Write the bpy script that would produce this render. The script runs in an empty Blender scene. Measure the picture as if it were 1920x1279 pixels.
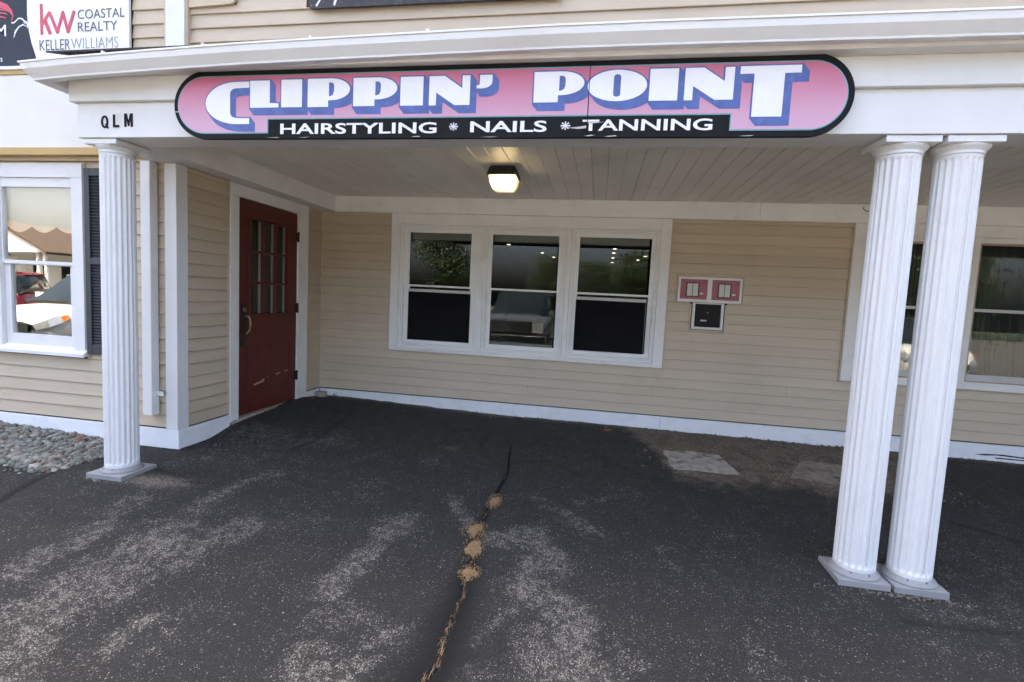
import bpy, math, random
import numpy as np
from mathutils import Vector, Matrix
random.seed(7)
rng = np.random.default_rng(7)
scene = bpy.context.scene
COL = scene.collection

# ------------------------------------------------------------------ camera, sky, sun, exposure
YAW, PITCH, ROLL = 0.1661, -0.0835, 0.0495
CAM = Vector((3.3295, -5.6557, 1.5751))
cyw, syw, cpt, spt = math.cos(YAW), math.sin(YAW), math.cos(PITCH), math.sin(PITCH)
fwd = Vector((-syw * cpt, cyw * cpt, spt)); rgt = Vector((cyw, syw, 0)); upv = rgt.cross(fwd)
cr, sr = math.cos(ROLL), math.sin(ROLL)
rgt, upv = rgt * cr + upv * sr, upv * cr - rgt * sr
cam_data = bpy.data.cameras.new('camera'); cam_data.sensor_width = 36.0
cam_data.lens = 944.85 / 1920 * 36; cam_data.clip_start = 0.05; cam_data.clip_end = 600
cam = bpy.data.objects.new('camera', cam_data); COL.objects.link(cam)
M4 = Matrix((rgt, upv, -fwd)).transposed().to_4x4(); M4.translation = CAM
cam.matrix_world = M4
scene.camera = cam

SUN_EL, SUN_AZ = math.radians(58), math.radians(335)      # the sun stands behind the building: the forecourt is in its shade, the lot beyond in light
world = bpy.data.worlds.new('World'); scene.world = world; world.use_nodes = True
wn = world.node_tree.nodes; wl = world.node_tree.links
for n in list(wn): wn.remove(n)
sky = wn.new('ShaderNodeTexSky'); sky.sky_type = 'NISHITA'; sky.sun_disc = False
sky.sun_elevation = SUN_EL; sky.sun_rotation = SUN_AZ
sky.air_density = 0.75; sky.dust_density = 9.0; sky.ozone_density = 0.2; sky.altitude = 0
bg = wn.new('ShaderNodeBackground'); bg.inputs['Strength'].default_value = 0.15
wo = wn.new('ShaderNodeOutputWorld')
wl.new(sky.outputs[0], bg.inputs['Color']); wl.new(bg.outputs[0], wo.inputs['Surface'])
sun_d = bpy.data.lights.new('sun', 'SUN'); sun_d.energy = 3.0; sun_d.angle = math.radians(1.0); sun_d.color = (1.0, 0.94, 0.85)
sun = bpy.data.objects.new('sun', sun_d); COL.objects.link(sun)
sdir = Vector((math.sin(SUN_AZ) * math.cos(SUN_EL), math.cos(SUN_AZ) * math.cos(SUN_EL), math.sin(SUN_EL)))
sun.rotation_euler = sdir.to_track_quat('Z', 'Y').to_euler(); sun.location = (0, 30, 40)
vs = scene.view_settings; vs.view_transform = 'Standard'; vs.look = 'None'; vs.gamma = 1.0
vs.exposure = 3.06; vs.use_curve_mapping = False
scene.cycles.max_bounces = 7; scene.cycles.diffuse_bounces = 4; scene.cycles.glossy_bounces = 4
scene.cycles.transparent_max_bounces = 8; scene.cycles.use_denoising = True
scene.cycles.use_adaptive_sampling = True; scene.cycles.adaptive_threshold = 0.03
scene.cycles.sample_clamp_indirect = 6

# ------------------------------------------------------------------ materials
def new_mat(name):
    m = bpy.data.materials.new(name); m.use_nodes = True
    nt = m.node_tree
    return m, nt, nt.nodes, nt.links, nt.nodes['Principled BSDF']

def surf(name, col, rough=0.5, var=0.06, scale=6.0, stretch=(1, 1, 1), bump=0.0, bscale=60.0, metal=0.0,
         spec=0.5, rand=0.0, dirt=None, dirt_amt=0.0, dirt_scale=2.5, emit=None, emit_s=0.0):
    """A painted, moulded or natural surface: colour with soft mottling, optional stains, fine relief."""
    m, nt, N, L, b = new_mat(name)
    b.inputs['Roughness'].default_value = rough; b.inputs['Metallic'].default_value = metal
    b.inputs['Specular IOR Level'].default_value = spec
    tc = N.new('ShaderNodeTexCoord'); geo = N.new('ShaderNodeNewGeometry')
    mp = N.new('ShaderNodeMapping'); mp.inputs['Scale'].default_value = stretch
    L.new(geo.outputs['Position'], mp.inputs['Vector'])
    nz = N.new('ShaderNodeTexNoise'); nz.inputs['Scale'].default_value = scale; nz.inputs['Detail'].default_value = 2
    L.new(mp.outputs[0], nz.inputs['Vector'])
    mr = N.new('ShaderNodeMapRange'); mr.inputs['From Min'].default_value = 0.3; mr.inputs['From Max'].default_value = 0.7
    mr.inputs['To Min'].default_value = 1 - var; mr.inputs['To Max'].default_value = 1 + var
    L.new(nz.outputs['Fac'], mr.inputs['Value'])
    val = mr.outputs[0]
    if rand:
        oi = N.new('ShaderNodeObjectInfo')
        r2 = N.new('ShaderNodeMapRange'); r2.inputs['To Min'].default_value = 1 - rand; r2.inputs['To Max'].default_value = 1 + rand
        L.new(oi.outputs['Random'], r2.inputs['Value'])
        mu = N.new('ShaderNodeMath'); mu.operation = 'MULTIPLY'
        L.new(val, mu.inputs[0]); L.new(r2.outputs[0], mu.inputs[1]); val = mu.outputs[0]
    vm = N.new('ShaderNodeVectorMath'); vm.operation = 'SCALE'
    vm.inputs[0].default_value = col[:3]; L.new(val, vm.inputs['Scale'])
    out = vm.outputs[0]
    if dirt:
        n2 = N.new('ShaderNodeTexNoise'); n2.inputs['Scale'].default_value = dirt_scale; n2.inputs['Detail'].default_value = 4
        n2.inputs['Roughness'].default_value = 0.65; L.new(geo.outputs['Position'], n2.inputs['Vector'])
        m2 = N.new('ShaderNodeMapRange'); m2.inputs['From Min'].default_value = 0.52; m2.inputs['From Max'].default_value = 0.75
        m2.inputs['To Max'].default_value = dirt_amt; L.new(n2.outputs['Fac'], m2.inputs['Value'])
        mx = N.new('ShaderNodeMix'); mx.data_type = 'RGBA'; L.new(m2.outputs[0], mx.inputs[0])
        L.new(out, mx.inputs[6]); mx.inputs[7].default_value = (*dirt, 1); out = mx.outputs[2]
    L.new(out, b.inputs['Base Color'])
    if bump:
        n3 = N.new('ShaderNodeTexNoise'); n3.inputs['Scale'].default_value = bscale; n3.inputs['Detail'].default_value = 1
        L.new(mp.outputs[0], n3.inputs['Vector'])
        bp = N.new('ShaderNodeBump'); bp.inputs['Strength'].default_value = bump; bp.inputs['Distance'].default_value = 0.004
        L.new(n3.outputs['Fac'], bp.inputs['Height']); L.new(bp.outputs[0], b.inputs['Normal'])
    if emit:
        b.inputs['Emission Color'].default_value = (*emit, 1); b.inputs['Emission Strength'].default_value = emit_s
    return m

def glass_mat(name, refl=0.12, tint=(0.75, 0.78, 0.76), wave=0.0, wscale=2.0, rough=0.0):
    m, nt, N, L, b = new_mat(name); N.remove(b)
    out = N['Material Output']
    tr = N.new('ShaderNodeBsdfTransparent'); tr.inputs[0].default_value = (*tint, 1)
    gl = N.new('ShaderNodeBsdfGlossy'); gl.inputs['Roughness'].default_value = rough; gl.inputs[0].default_value = (0.95, 0.97, 0.95, 1)
    lw = N.new('ShaderNodeLayerWeight'); lw.inputs['Blend'].default_value = 0.35
    mr = N.new('ShaderNodeMapRange'); mr.inputs['To Min'].default_value = refl; mr.inputs['To Max'].default_value = 0.85
    pw = N.new('ShaderNodeMath'); pw.operation = 'POWER'; pw.inputs[1].default_value = 3
    L.new(lw.outputs['Facing'], pw.inputs[0]); L.new(pw.outputs[0], mr.inputs['Value'])
    mx = N.new('ShaderNodeMixShader'); L.new(mr.outputs[0], mx.inputs[0]); L.new(tr.outputs[0], mx.inputs[1]); L.new(gl.outputs[0], mx.inputs[2])
    if wave:
        geo = N.new('ShaderNodeNewGeometry'); nz = N.new('ShaderNodeTexNoise'); nz.inputs['Scale'].default_value = wscale; nz.inputs['Detail'].default_value = 1
        L.new(geo.outputs['Position'], nz.inputs['Vector'])
        bp = N.new('ShaderNodeBump'); bp.inputs['Strength'].default_value = wave; bp.inputs['Distance'].default_value = 0.02
        L.new(nz.outputs['Fac'], bp.inputs['Height']); L.new(bp.outputs[0], gl.inputs['Normal'])
    L.new(mx.outputs[0], out.inputs['Surface'])
    return m

def sign_gradient(name, zlo, zhi, lo, hi):
    m, nt, N, L, b = new_mat(name)
    geo = N.new('ShaderNodeNewGeometry'); sp = N.new('ShaderNodeSeparateXYZ'); L.new(geo.outputs['Position'], sp.inputs[0])
    nz = N.new('ShaderNodeTexNoise'); nz.inputs['Scale'].default_value = 5; nz.inputs['Detail'].default_value = 4; L.new(geo.outputs['Position'], nz.inputs['Vector'])
    ad = N.new('ShaderNodeMath'); ad.operation = 'MULTIPLY_ADD'; ad.inputs[1].default_value = 0.05; L.new(nz.outputs['Fac'], ad.inputs[0]); L.new(sp.outputs['Z'], ad.inputs[2])
    mr = N.new('ShaderNodeMapRange'); mr.inputs['From Min'].default_value = zlo; mr.inputs['From Max'].default_value = zhi; L.new(ad.outputs[0], mr.inputs['Value'])
    cr_ = N.new('ShaderNodeValToRGB'); e = cr_.color_ramp.elements
    e[0].color = (*lo, 1); e[1].color = (*hi, 1); cr_.color_ramp.interpolation = 'EASE'
    L.new(mr.outputs[0], cr_.inputs[0]); L.new(cr_.outputs[0], b.inputs['Base Color']); b.inputs['Roughness'].default_value = 0.4
    return m

WHITE = surf('white_paint', (0.71, 0.705, 0.69), 0.45, 0.025, 4, bump=0.12, bscale=120, dirt=(0.62, 0.58, 0.5), dirt_amt=0.28, dirt_scale=3)
WHITE2 = surf('white_trim_paint', (0.75, 0.74, 0.715), 0.5, 0.03, 5, bump=0.15, bscale=90, dirt=(0.5, 0.45, 0.37), dirt_amt=0.35, dirt_scale=4)
COLPAINT = surf('column_paint', (0.71, 0.705, 0.69), 0.42, 0.03, 5, stretch=(3, 3, 0.4), bump=0.12, bscale=90, dirt=(0.52, 0.49, 0.43), dirt_amt=0.14, dirt_scale=5)
VINYL_WHITE = surf('white_vinyl', (0.76, 0.76, 0.74), 0.35, 0.02, 7, dirt=(0.5, 0.47, 0.4), dirt_amt=0.25, dirt_scale=6)
ALU_WHITE = surf('white_gutter_metal', (0.74, 0.735, 0.72), 0.35, 0.03, 3, stretch=(0.6, 1, 1), dirt=(0.6, 0.54, 0.47), dirt_amt=0.25, dirt_scale=2.2)
BASEBOARD = surf('white_base_paint', (0.77, 0.78, 0.79), 0.45, 0.03, 3, bump=0.1, dirt=(0.45, 0.42, 0.36), dirt_amt=0.3, dirt_scale=9)
SIDING = surf('beige_vinyl_siding', (0.52, 0.43, 0.312), 0.5, 0.035, 3, stretch=(0.5, 0.5, 5), bump=0.35, bscale=6, rand=0.04, dirt=(0.38, 0.31, 0.22), dirt_amt=0.4, dirt_scale=1.7)
JTRIM = surf('beige_trim_channel', (0.515, 0.42, 0.30), 0.5, 0.03, 8, dirt=(0.3, 0.24, 0.17), dirt_amt=0.3)
CEIL = surf('white_ceiling_board', (0.83, 0.79, 0.725), 0.42, 0.03, 4, stretch=(1, 0.25, 1), bump=0.1, bscale=50, rand=0.02, dirt=(0.45, 0.4, 0.34), dirt_amt=0.3, dirt_scale=1.6)
DARK = surf('dark_backing', (0.03, 0.027, 0.025), 0.9, 0.1)
DOOR = surf('dark_red_door_paint', (0.105, 0.019, 0.012), 0.42, 0.1, 4, bump=0.12, bscale=80, spec=0.3, dirt=(0.06, 0.014, 0.01), dirt_amt=0.55, dirt_scale=5)
DOORCHIP = surf('bare_door_metal', (0.45, 0.36, 0.27), 0.6, 0.15, 40)
BRONZE = surf('aged_bronze', (0.055, 0.045, 0.035), 0.45, 0.2, 30, metal=0.8)
BRASS = surf('worn_brass_handle', (0.30, 0.22, 0.13), 0.35, 0.15, 30, metal=0.9)
CONC = surf('grey_concrete', (0.37, 0.325, 0.265), 0.9, 0.22, 16, bump=0.6, bscale=140, dirt=(0.09, 0.07, 0.048), dirt_amt=1.0, dirt_scale=9)
PLINTH = surf('weathered_grey_plinth', (0.26, 0.262, 0.262), 0.6, 0.06, 14, bump=0.2, bscale=160, dirt=(0.25, 0.24, 0.22), dirt_amt=0.5, dirt_scale=14)
SHINGLE = surf('dark_shingle', (0.045, 0.04, 0.036), 0.9, 0.25, 40, bump=0.7, bscale=200)
BLACK = surf('black_sign_paint', (0.012, 0.012, 0.013), 0.7, 0.2, 9, spec=0.15)
TEAL = surf('teal_line', (0.11, 0.36, 0.38), 0.4, 0.05)
BLUE = surf('blue_letter_shadow', (0.075, 0.115, 0.33), 0.5, 0.14, 12, dirt=(0.16, 0.21, 0.45), dirt_amt=0.5, dirt_scale=26)
LETTER = surf('white_letter', (0.80, 0.79, 0.80), 0.4, 0.02, 12)
PINK = sign_gradient('pink_sign_face', 2.53, 2.88, (0.58, 0.345, 0.455), (0.53, 0.13, 0.21))
SLATE = surf('slate_sign_face', (0.040, 0.048, 0.062), 0.6, 0.05, spec=0.12)
SIGNWHITE = surf('white_sign_face', (0.76, 0.77, 0.80), 0.3, 0.01)
RED = surf('red_sign_letter', (0.52, 0.035, 0.07), 0.4, 0.03)
GREYTXT = surf('grey_sign_text', (0.10, 0.10, 0.115), 0.5, 0.03)
GREYTXT2 = surf('light_grey_sign_text', (0.30, 0.30, 0.32), 0.5, 0.03)
DARKSIGN = surf('charcoal_sign_face', (0.060, 0.060, 0.068), 0.6, 0.1, 14, spec=0.15, dirt=(0.3, 0.3, 0.3), dirt_amt=0.25, dirt_scale=30)
GOLD = surf('ochre_band', (0.46, 0.30, 0.10), 0.45, 0.05)
CREAM = surf('cream_band', (0.68, 0.665, 0.61), 0.5, 0.03, 3)
SHUT = surf('slate_blue_shutter', (0.028, 0.034, 0.041), 0.5, 0.1)
TAN_METAL = surf('tan_storm_frame', (0.36, 0.28, 0.21), 0.45, 0.05, metal=0.2)
GREY_METAL = surf('grey_rail_metal', (0.50, 0.49, 0.47), 0.45, 0.05)
PINKPLATE = surf('faded_pink_plate', (0.36, 0.115, 0.13), 0.45, 0.08, 20)
BOXBLACK = surf('black_box_plastic', (0.016, 0.013, 0.013), 0.55, 0.15, 30, bump=0.1, spec=0.2)
PAPER = surf('pale_card', (0.62, 0.62, 0.56), 0.6, 0.05, 30)
LAMPBLACK = surf('black_lamp_housing', (0.012, 0.011, 0.010), 0.45, 0.2)
GLASS = glass_mat('window_glass', 0.042, (0.78, 0.80, 0.78), 0.008, 3.0)
GLASS_L = glass_mat('wavy_window_glass', 0.15, (0.97, 0.97, 0.95), 0.04, 2.2)
def screen_mat():
    m, nt, N, L, b = new_mat('dark_screen_mesh'); b.inputs['Base Color'].default_value = (0.012, 0.012, 0.013, 1); b.inputs['Roughness'].default_value = 0.9; b.inputs['Alpha'].default_value = 0.72
    b.inputs['Specular IOR Level'].default_value = 0.1
    return m
SCREEN = screen_mat()
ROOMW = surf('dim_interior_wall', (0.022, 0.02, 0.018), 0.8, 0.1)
SHADE = surf('cream_window_shade', (0.80, 0.69, 0.52), 0.8, 0.03, 3)
DRAPE = surf('grey_drape', (0.085, 0.10, 0.10), 0.9, 0.12, 10, stretch=(6, 6, 0.5))
SAND = surf('tan_sand', (0.235, 0.145, 0.070), 0.95, 0.4, 130, bump=1.0, bscale=300, dirt=(0.10, 0.065, 0.035), dirt_amt=0.7, dirt_scale=60)
def straw_mat():
    m, nt, N, L, b = new_mat('dry_grass_straw')
    g = N.new('ShaderNodeNewGeometry'); r = N.new('ShaderNodeValToRGB')
    r.color_ramp.elements[0].color = (0.055, 0.035, 0.02, 1); r.color_ramp.elements[1].color = (0.32, 0.21, 0.11, 1)
    L.new(g.outputs['Random Per Island'], r.inputs[0]); L.new(r.outputs[0], b.inputs['Base Color']); b.inputs['Roughness'].default_value = 0.8
    return m
STRAW = straw_mat()
LEAF = surf('dry_brown_leaf', (0.20, 0.085, 0.035), 0.7, 0.2, 60)
TYRE = surf('black_rubber', (0.015, 0.015, 0.016), 0.8, 0.1)
CHROME = surf('bright_chrome', (0.7, 0.7, 0.7), 0.15, 0.02, metal=1.0)
CARWHITE = surf('white_car_paint', (0.80, 0.79, 0.74), 0.18, 0.01)
CARRED = surf('red_car_paint', (0.35, 0.02, 0.025), 0.2, 0.02)
CARSILVER = surf('grey_truck_paint', (0.17, 0.175, 0.18), 0.2, 0.02, metal=0.5)
CARGLASS = surf('dark_car_glass', (0.015, 0.02, 0.018), 0.08, 0.02, spec=0.2)
LAMPGLASS = surf('headlamp_lens', (0.65, 0.66, 0.66), 0.08, 0.3, 40, metal=0.6)
AMBER = surf('amber_indicator', (0.7, 0.16, 0.02), 0.2, 0.05)
ROOFBROWN = surf('brown_roof', (0.085, 0.055, 0.035), 0.9, 0.15, 8)
BARK = surf('tree_bark', (0.10, 0.08, 0.06), 0.9, 0.3, 14, bump=0.8)
GRASS = surf('verge_grass', (0.03, 0.045, 0.015), 0.9, 0.3, 3, bump=0.6, bscale=40)

def leaf_mat():
    m, nt, N, L, b = new_mat('tree_leaf')
    g = N.new('ShaderNodeNewGeometry'); r = N.new('ShaderNodeValToRGB')
    r.color_ramp.elements[0].color = (0.016, 0.030, 0.008, 1); r.color_ramp.elements[1].color = (0.055, 0.078, 0.022, 1)
    L.new(g.outputs['Random Per Island'], r.inputs[0]); L.new(r.outputs[0], b.inputs['Base Color']); b.inputs['Roughness'].default_value = 0.6
    return m
LEAVES = leaf_mat()

def pebble_mat():
    m, nt, N, L, b = new_mat('river_pebble')
    g = N.new('ShaderNodeNewGeometry'); r = N.new('ShaderNodeValToRGB'); cr_ = r.color_ramp
    cols = [(0, (0.10, 0.115, 0.095)), (0.16, (0.24, 0.24, 0.20)), (0.30, (0.14, 0.16, 0.135)), (0.44, (0.33, 0.30, 0.25)), (0.56, (0.19, 0.16, 0.125)),
            (0.66, (0.21, 0.125, 0.085)), (0.76, (0.12, 0.145, 0.12)), (0.88, (0.42, 0.39, 0.33)), (1, (0.085, 0.09, 0.08))]
    while len(cr_.elements) < len(cols): cr_.elements.new(0.5)
    for el, (p, c) in zip(cr_.elements, cols): el.position = p; el.color = (*c, 1)
    L.new(g.outputs['Random Per Island'], r.inputs[0])
    nz = N.new('ShaderNodeTexNoise'); nz.inputs['Scale'].default_value = 90; nz.inputs['Detail'].default_value = 5; L.new(g.outputs['Position'], nz.inputs['Vector'])
    mr = N.new('ShaderNodeMapRange'); mr.inputs['To Min'].default_value = 0.45; mr.inputs['To Max'].default_value = 1.1; L.new(nz.outputs['Fac'], mr.inputs['Value'])
    vm = N.new('ShaderNodeVectorMath'); vm.operation = 'SCALE'; L.new(r.outputs[0], vm.inputs[0]); L.new(mr.outputs[0], vm.inputs['Scale'])
    L.new(vm.outputs[0], b.inputs['Base Color']); b.inputs['Roughness'].default_value = 0.75
    return m
PEBBLE = pebble_mat()

def asphalt_mat():
    """Sealed asphalt: dark binder, pale stones showing where the seal is worn (attribute wear), fresh seal along the crack, soil."""
    m, nt, N, L, b = new_mat('worn_asphalt')
    geo = N.new('ShaderNodeNewGeometry'); P = geo.outputs['Position']
    def attr(n):
        a = N.new('ShaderNodeAttribute'); a.attribute_name = n; return a.outputs['Fac']
    def noise(s, d=4, rough=0.55, vec=P):
        n = N.new('ShaderNodeTexNoise'); n.inputs['Scale'].default_value = s; n.inputs['Detail'].default_value = d
        n.inputs['Roughness'].default_value = rough; L.new(vec, n.inputs['Vector']); return n.outputs['Fac']
    def rng_(v, a, b_, c=0.0, d=1.0):
        r = N.new('ShaderNodeMapRange'); r.inputs['From Min'].default_value = a; r.inputs['From Max'].default_value = b_
        r.inputs['To Min'].default_value = c; r.inputs['To Max'].default_value = d; L.new(v, r.inputs['Value']); return r.outputs[0]
    def op(o, x, y):
        q = N.new('ShaderNodeMath'); q.operation = o
        for i, v in enumerate((x, y)):
            if isinstance(v, (int, float)): q.inputs[i].default_value = v
            else: L.new(v, q.inputs[i])
        return q.outputs[0]
    def mix(f, a, c):
        x = N.new('ShaderNodeMix'); x.data_type = 'RGBA'
        for i, v in ((0, f), (6, a), (7, c)):
            if isinstance(v, tuple): x.inputs[i].default_value = (*v, 1)
            elif isinstance(v, float): x.inputs[i].default_value = v
            else: L.new(v, x.inputs[i])
        return x.outputs[2]
    wear, seal, soil, moss_lift = attr('wear'), attr('seal'), attr('soil'), attr('moss_lift')
    base = mix(rng_(noise(1.1, 5, 0.6), 0.36, 0.66), (0.0118, 0.0116, 0.0100), (0.0205, 0.0200, 0.0176))
    base = mix(rng_(noise(14, 4, 0.7), 0.45, 0.70, 0.0, 0.55), base, (0.026, 0.0255, 0.0238))
    base = mix(rng_(noise(55, 3, 0.75), 0.36, 0.70, 0.0, 0.6), base, (0.0075, 0.0075, 0.007))
    base = mix(rng_(noise(190, 3, 0.8), 0.42, 0.66), base, (0.036, 0.035, 0.033))
    # scattered thin stones
    def stones(scale, radius, dens, seed):
        mp = N.new('ShaderNodeMapping'); mp.inputs['Location'].default_value = (seed, seed * 2.3, 0); L.new(P, mp.inputs['Vector'])
        ns = N.new('ShaderNodeTexNoise'); ns.inputs['Scale'].default_value = 45; ns.inputs['Detail'].default_value = 2; L.new(mp.outputs[0], ns.inputs['Vector'])
        va = N.new('ShaderNodeVectorMath'); va.operation = 'MULTIPLY_ADD'; va.inputs[1].default_value = (0.022, 0.030, 0)
        L.new(ns.outputs['Color'], va.inputs[0]); L.new(mp.outputs[0], va.inputs[2])
        v = N.new('ShaderNodeTexVoronoi'); v.inputs['Scale'].default_value = scale; v.voronoi_dimensions = '2D'; L.new(va.outputs[0], v.inputs['Vector'])
        sc = N.new('ShaderNodeSeparateColor'); L.new(v.outputs['Color'], sc.inputs[0])
        inside = op('LESS_THAN', v.outputs['Distance'], radius)
        here = op('LESS_THAN', sc.outputs[0], dens)
        return op('MULTIPLY', inside, here), sc.outputs[1]
    patch = rng_(noise(5.5, 6, 0.65), 0.42, 0.62)
    fine = rng_(noise(20, 4, 0.72), 0.455, 0.575)
    brk = rng_(op('ADD', wear, op('MULTIPLY', op('SUBTRACT', noise(13, 5, 0.75), 0.5), 2.4)), 0.12, 0.70)
    d1 = op('ADD', op('MULTIPLY', op('MINIMUM', op('MULTIPLY', wear, 2.2), 1.0), op('MULTIPLY', brk, op('ADD', op('MULTIPLY', fine, 0.66), 0.14))), op('MULTIPLY', patch, 0.075))
    d1 = op('ADD', d1, 0.012)
    s1, t1 = stones(230, 0.48, d1, 3.1)
    s2, t2 = stones(120, 0.36, op('MULTIPLY', d1, 0.55), 9.7)
    s4, t4 = stones(285, 0.52, 0.34, 31.0)
    base = mix(op('MULTIPLY', s4, 0.85), base, mix(t4, (0.020, 0.0192, 0.0168), (0.066, 0.062, 0.053)))
    st = op('MAXIMUM', s1, s2)
    st = op('MULTIPLY', st, op('SUBTRACT', 1.0, op('MULTIPLY', seal, 0.92)))
    stone_col = mix(op('POWER', t1, 1.6), (0.055, 0.051, 0.045), (0.34, 0.308, 0.268))
    base = mix(op('MULTIPLY', op('MULTIPLY', wear, brk), 0.28), base, (0.065, 0.061, 0.056))
    base = mix(op('MULTIPLY', moss_lift, rng_(noise(9, 5), 0.3, 0.7, 0.25, 0.9)), base, (0.046, 0.042, 0.029))  # brown-green moss, its colour raised to brighten the dim porch ground
    c = mix(st, base, stone_col)
    c = mix(op('MULTIPLY', seal, 0.94), c, (0.0072, 0.0072, 0.0070))
    soilc = mix(rng_(noise(38, 6, 0.7), 0.35, 0.65), (0.08, 0.058, 0.038), (0.24, 0.18, 0.125))
    s3, t3 = stones(95, 0.40, 0.34, 21.0)
    soilc = mix(s3, soilc, mix(t3, (0.10, 0.085, 0.07), (0.36, 0.32, 0.28)))
    c = mix(op('MULTIPLY', soil, rng_(noise(7, 5), 0.25, 0.55, 0.35, 1.0)), c, soilc)
    c = mix(attr('lot_bounce'), c, mix(rng_(noise(3, 3), .3, .7), (0.08, 0.075, 0.067), (0.12, 0.112, 0.10)))  # paler lot colour acts as a reflector for the porch
    L.new(c, b.inputs['Base Color'])
    b.inputs['Roughness'].default_value = 0.88; b.inputs['Specular IOR Level'].default_value = 0.28
    h = noise(190, 3, 0.75)
    bp = N.new('ShaderNodeBump'); bp.inputs['Strength'].default_value = 0.9; bp.inputs['Distance'].default_value = 0.006
    L.new(h, bp.inputs['Height']); L.new(bp.outputs[0], b.inputs['Normal'])
    return m
ASPHALT = asphalt_mat()

# ------------------------------------------------------------------ geometry helpers
WL = {}
class MB:
    """Collects shapes in scene coordinates; build() links them as one mesh object under its parent."""
    def __init__(s): s.v = []; s.f = []; s.smooth = []
    def add(s, verts, faces, smooth=False):
        o = len(s.v); s.v += [tuple(p) for p in verts]; s.f += [tuple(i + o for i in f) for f in faces]; s.smooth += [smooth] * len(faces); return s
    def box(s, x0, x1, y0, y1, z0, z1):
        return s.add([(x0, y0, z0), (x1, y0, z0), (x1, y1, z0), (x0, y1, z0), (x0, y0, z1), (x1, y0, z1), (x1, y1, z1), (x0, y1, z1)],
                     [(3, 2, 1, 0), (4, 5, 6, 7), (0, 1, 5, 4), (1, 2, 6, 5), (2, 3, 7, 6), (3, 0, 4, 7)])
    def prism(s, prof, fn, a, b):
        """closed profile (p, q) swept from a to b; fn(t, p, q) -> point"""
        n = len(prof)
        vs_ = [fn(a, *p) for p in prof] + [fn(b, *p) for p in prof]
        fs = [(i, (i + 1) % n, n + (i + 1) % n, n + i) for i in range(n)] + [tuple(range(n - 1, -1, -1)), tuple(range(n, 2 * n))]
        return s.add(vs_, fs)
    def lathe(s, prof, cx, cy, n=32, smooth=True):
        vs_ = []
        for r, z in prof:
            vs_ += [(cx + r * math.cos(2 * math.pi * k / n), cy + r * math.sin(2 * math.pi * k / n), z) for k in range(n)]
        fs = [(j * n + k, j * n + (k + 1) % n, (j + 1) * n + (k + 1) % n, (j + 1) * n + k) for j in range(len(prof) - 1) for k in range(n)]
        fs += [tuple(range(n - 1, -1, -1)), tuple((len(prof) - 1) * n + k for k in range(n))]
        return s.add(vs_, fs, smooth)
    def tube(s, pts, rad, n=8):
        pts = [Vector(p) for p in pts]; vs_ = []
        rads = rad if isinstance(rad, (list, tuple)) else [rad] * len(pts)
        for i, p in enumerate(pts):
            d = (pts[min(i + 1, len(pts) - 1)] - pts[max(i - 1, 0)]).normalized()
            a = d.orthogonal().normalized() if i == 0 else (a - d * a.dot(d)).normalized()
            bb = d.cross(a)
            vs_ += [tuple(p + (a * math.cos(2 * math.pi * k / n) + bb * math.sin(2 * math.pi * k / n)) * rads[i]) for k in range(n)]
        fs = [(j * n + k, j * n + (k + 1) % n, (j + 1) * n + (k + 1) % n, (j + 1) * n + k) for j in range(len(pts) - 1) for k in range(n)]
        fs += [tuple(range(n - 1, -1, -1)), tuple((len(pts) - 1) * n + k for k in range(n))]
        return s.add(vs_, fs, True)
    def build(s, name, mat, parent=None, bevel=0.0, origin=None):
        me = bpy.data.meshes.new(name)
        if origin is None:
            a = np.array(s.v); origin = Vector(((a[:, 0].min() + a[:, 0].max()) / 2, (a[:, 1].min() + a[:, 1].max()) / 2, a[:, 2].min()))
        origin = Vector(origin)
        me.from_pydata([(p[0] - origin.x, p[1] - origin.y, p[2] - origin.z) for p in s.v], [], s.f)
        me.polygons.foreach_set('use_smooth', s.smooth); me.update()
        return link(name, me, mat, parent, origin, bevel)

def link(name, me, mat, parent, origin, bevel=0.0):
    o = bpy.data.objects.new(name, me); COL.objects.link(o)
    if mat and not me.materials: me.materials.append(mat)
    origin = Vector(origin); WL[o.name] = origin
    if parent: o.parent = parent; o.location = origin - WL[parent.name]
    else: o.location = origin
    if bevel:
        md = o.modifiers.new('edge', 'BEVEL'); md.width = bevel; md.segments = 2; md.limit_method = 'ANGLE'; md.angle_limit = math.radians(40)
    return o

def thing(name, label, cat, loc=(0, 0, 0), group=None):
    o = bpy.data.objects.new(name, None); COL.objects.link(o); o.location = loc; o.empty_display_size = 0.1
    WL[o.name] = Vector(loc); tag(o, label, cat, group); return o
def tag(o, label=None, cat=None, group=None, kind=None):
    if label: o['label'] = label
    if cat: o['category'] = cat
    if group: o['group'] = group
    if kind: o['kind'] = kind
    return o
def box(name, mat, parent, x0, x1, y0, y1, z0, z1, bevel=0.0):
    return MB().box(x0, x1, y0, y1, z0, z1).build(name, mat, parent, bevel)

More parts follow.
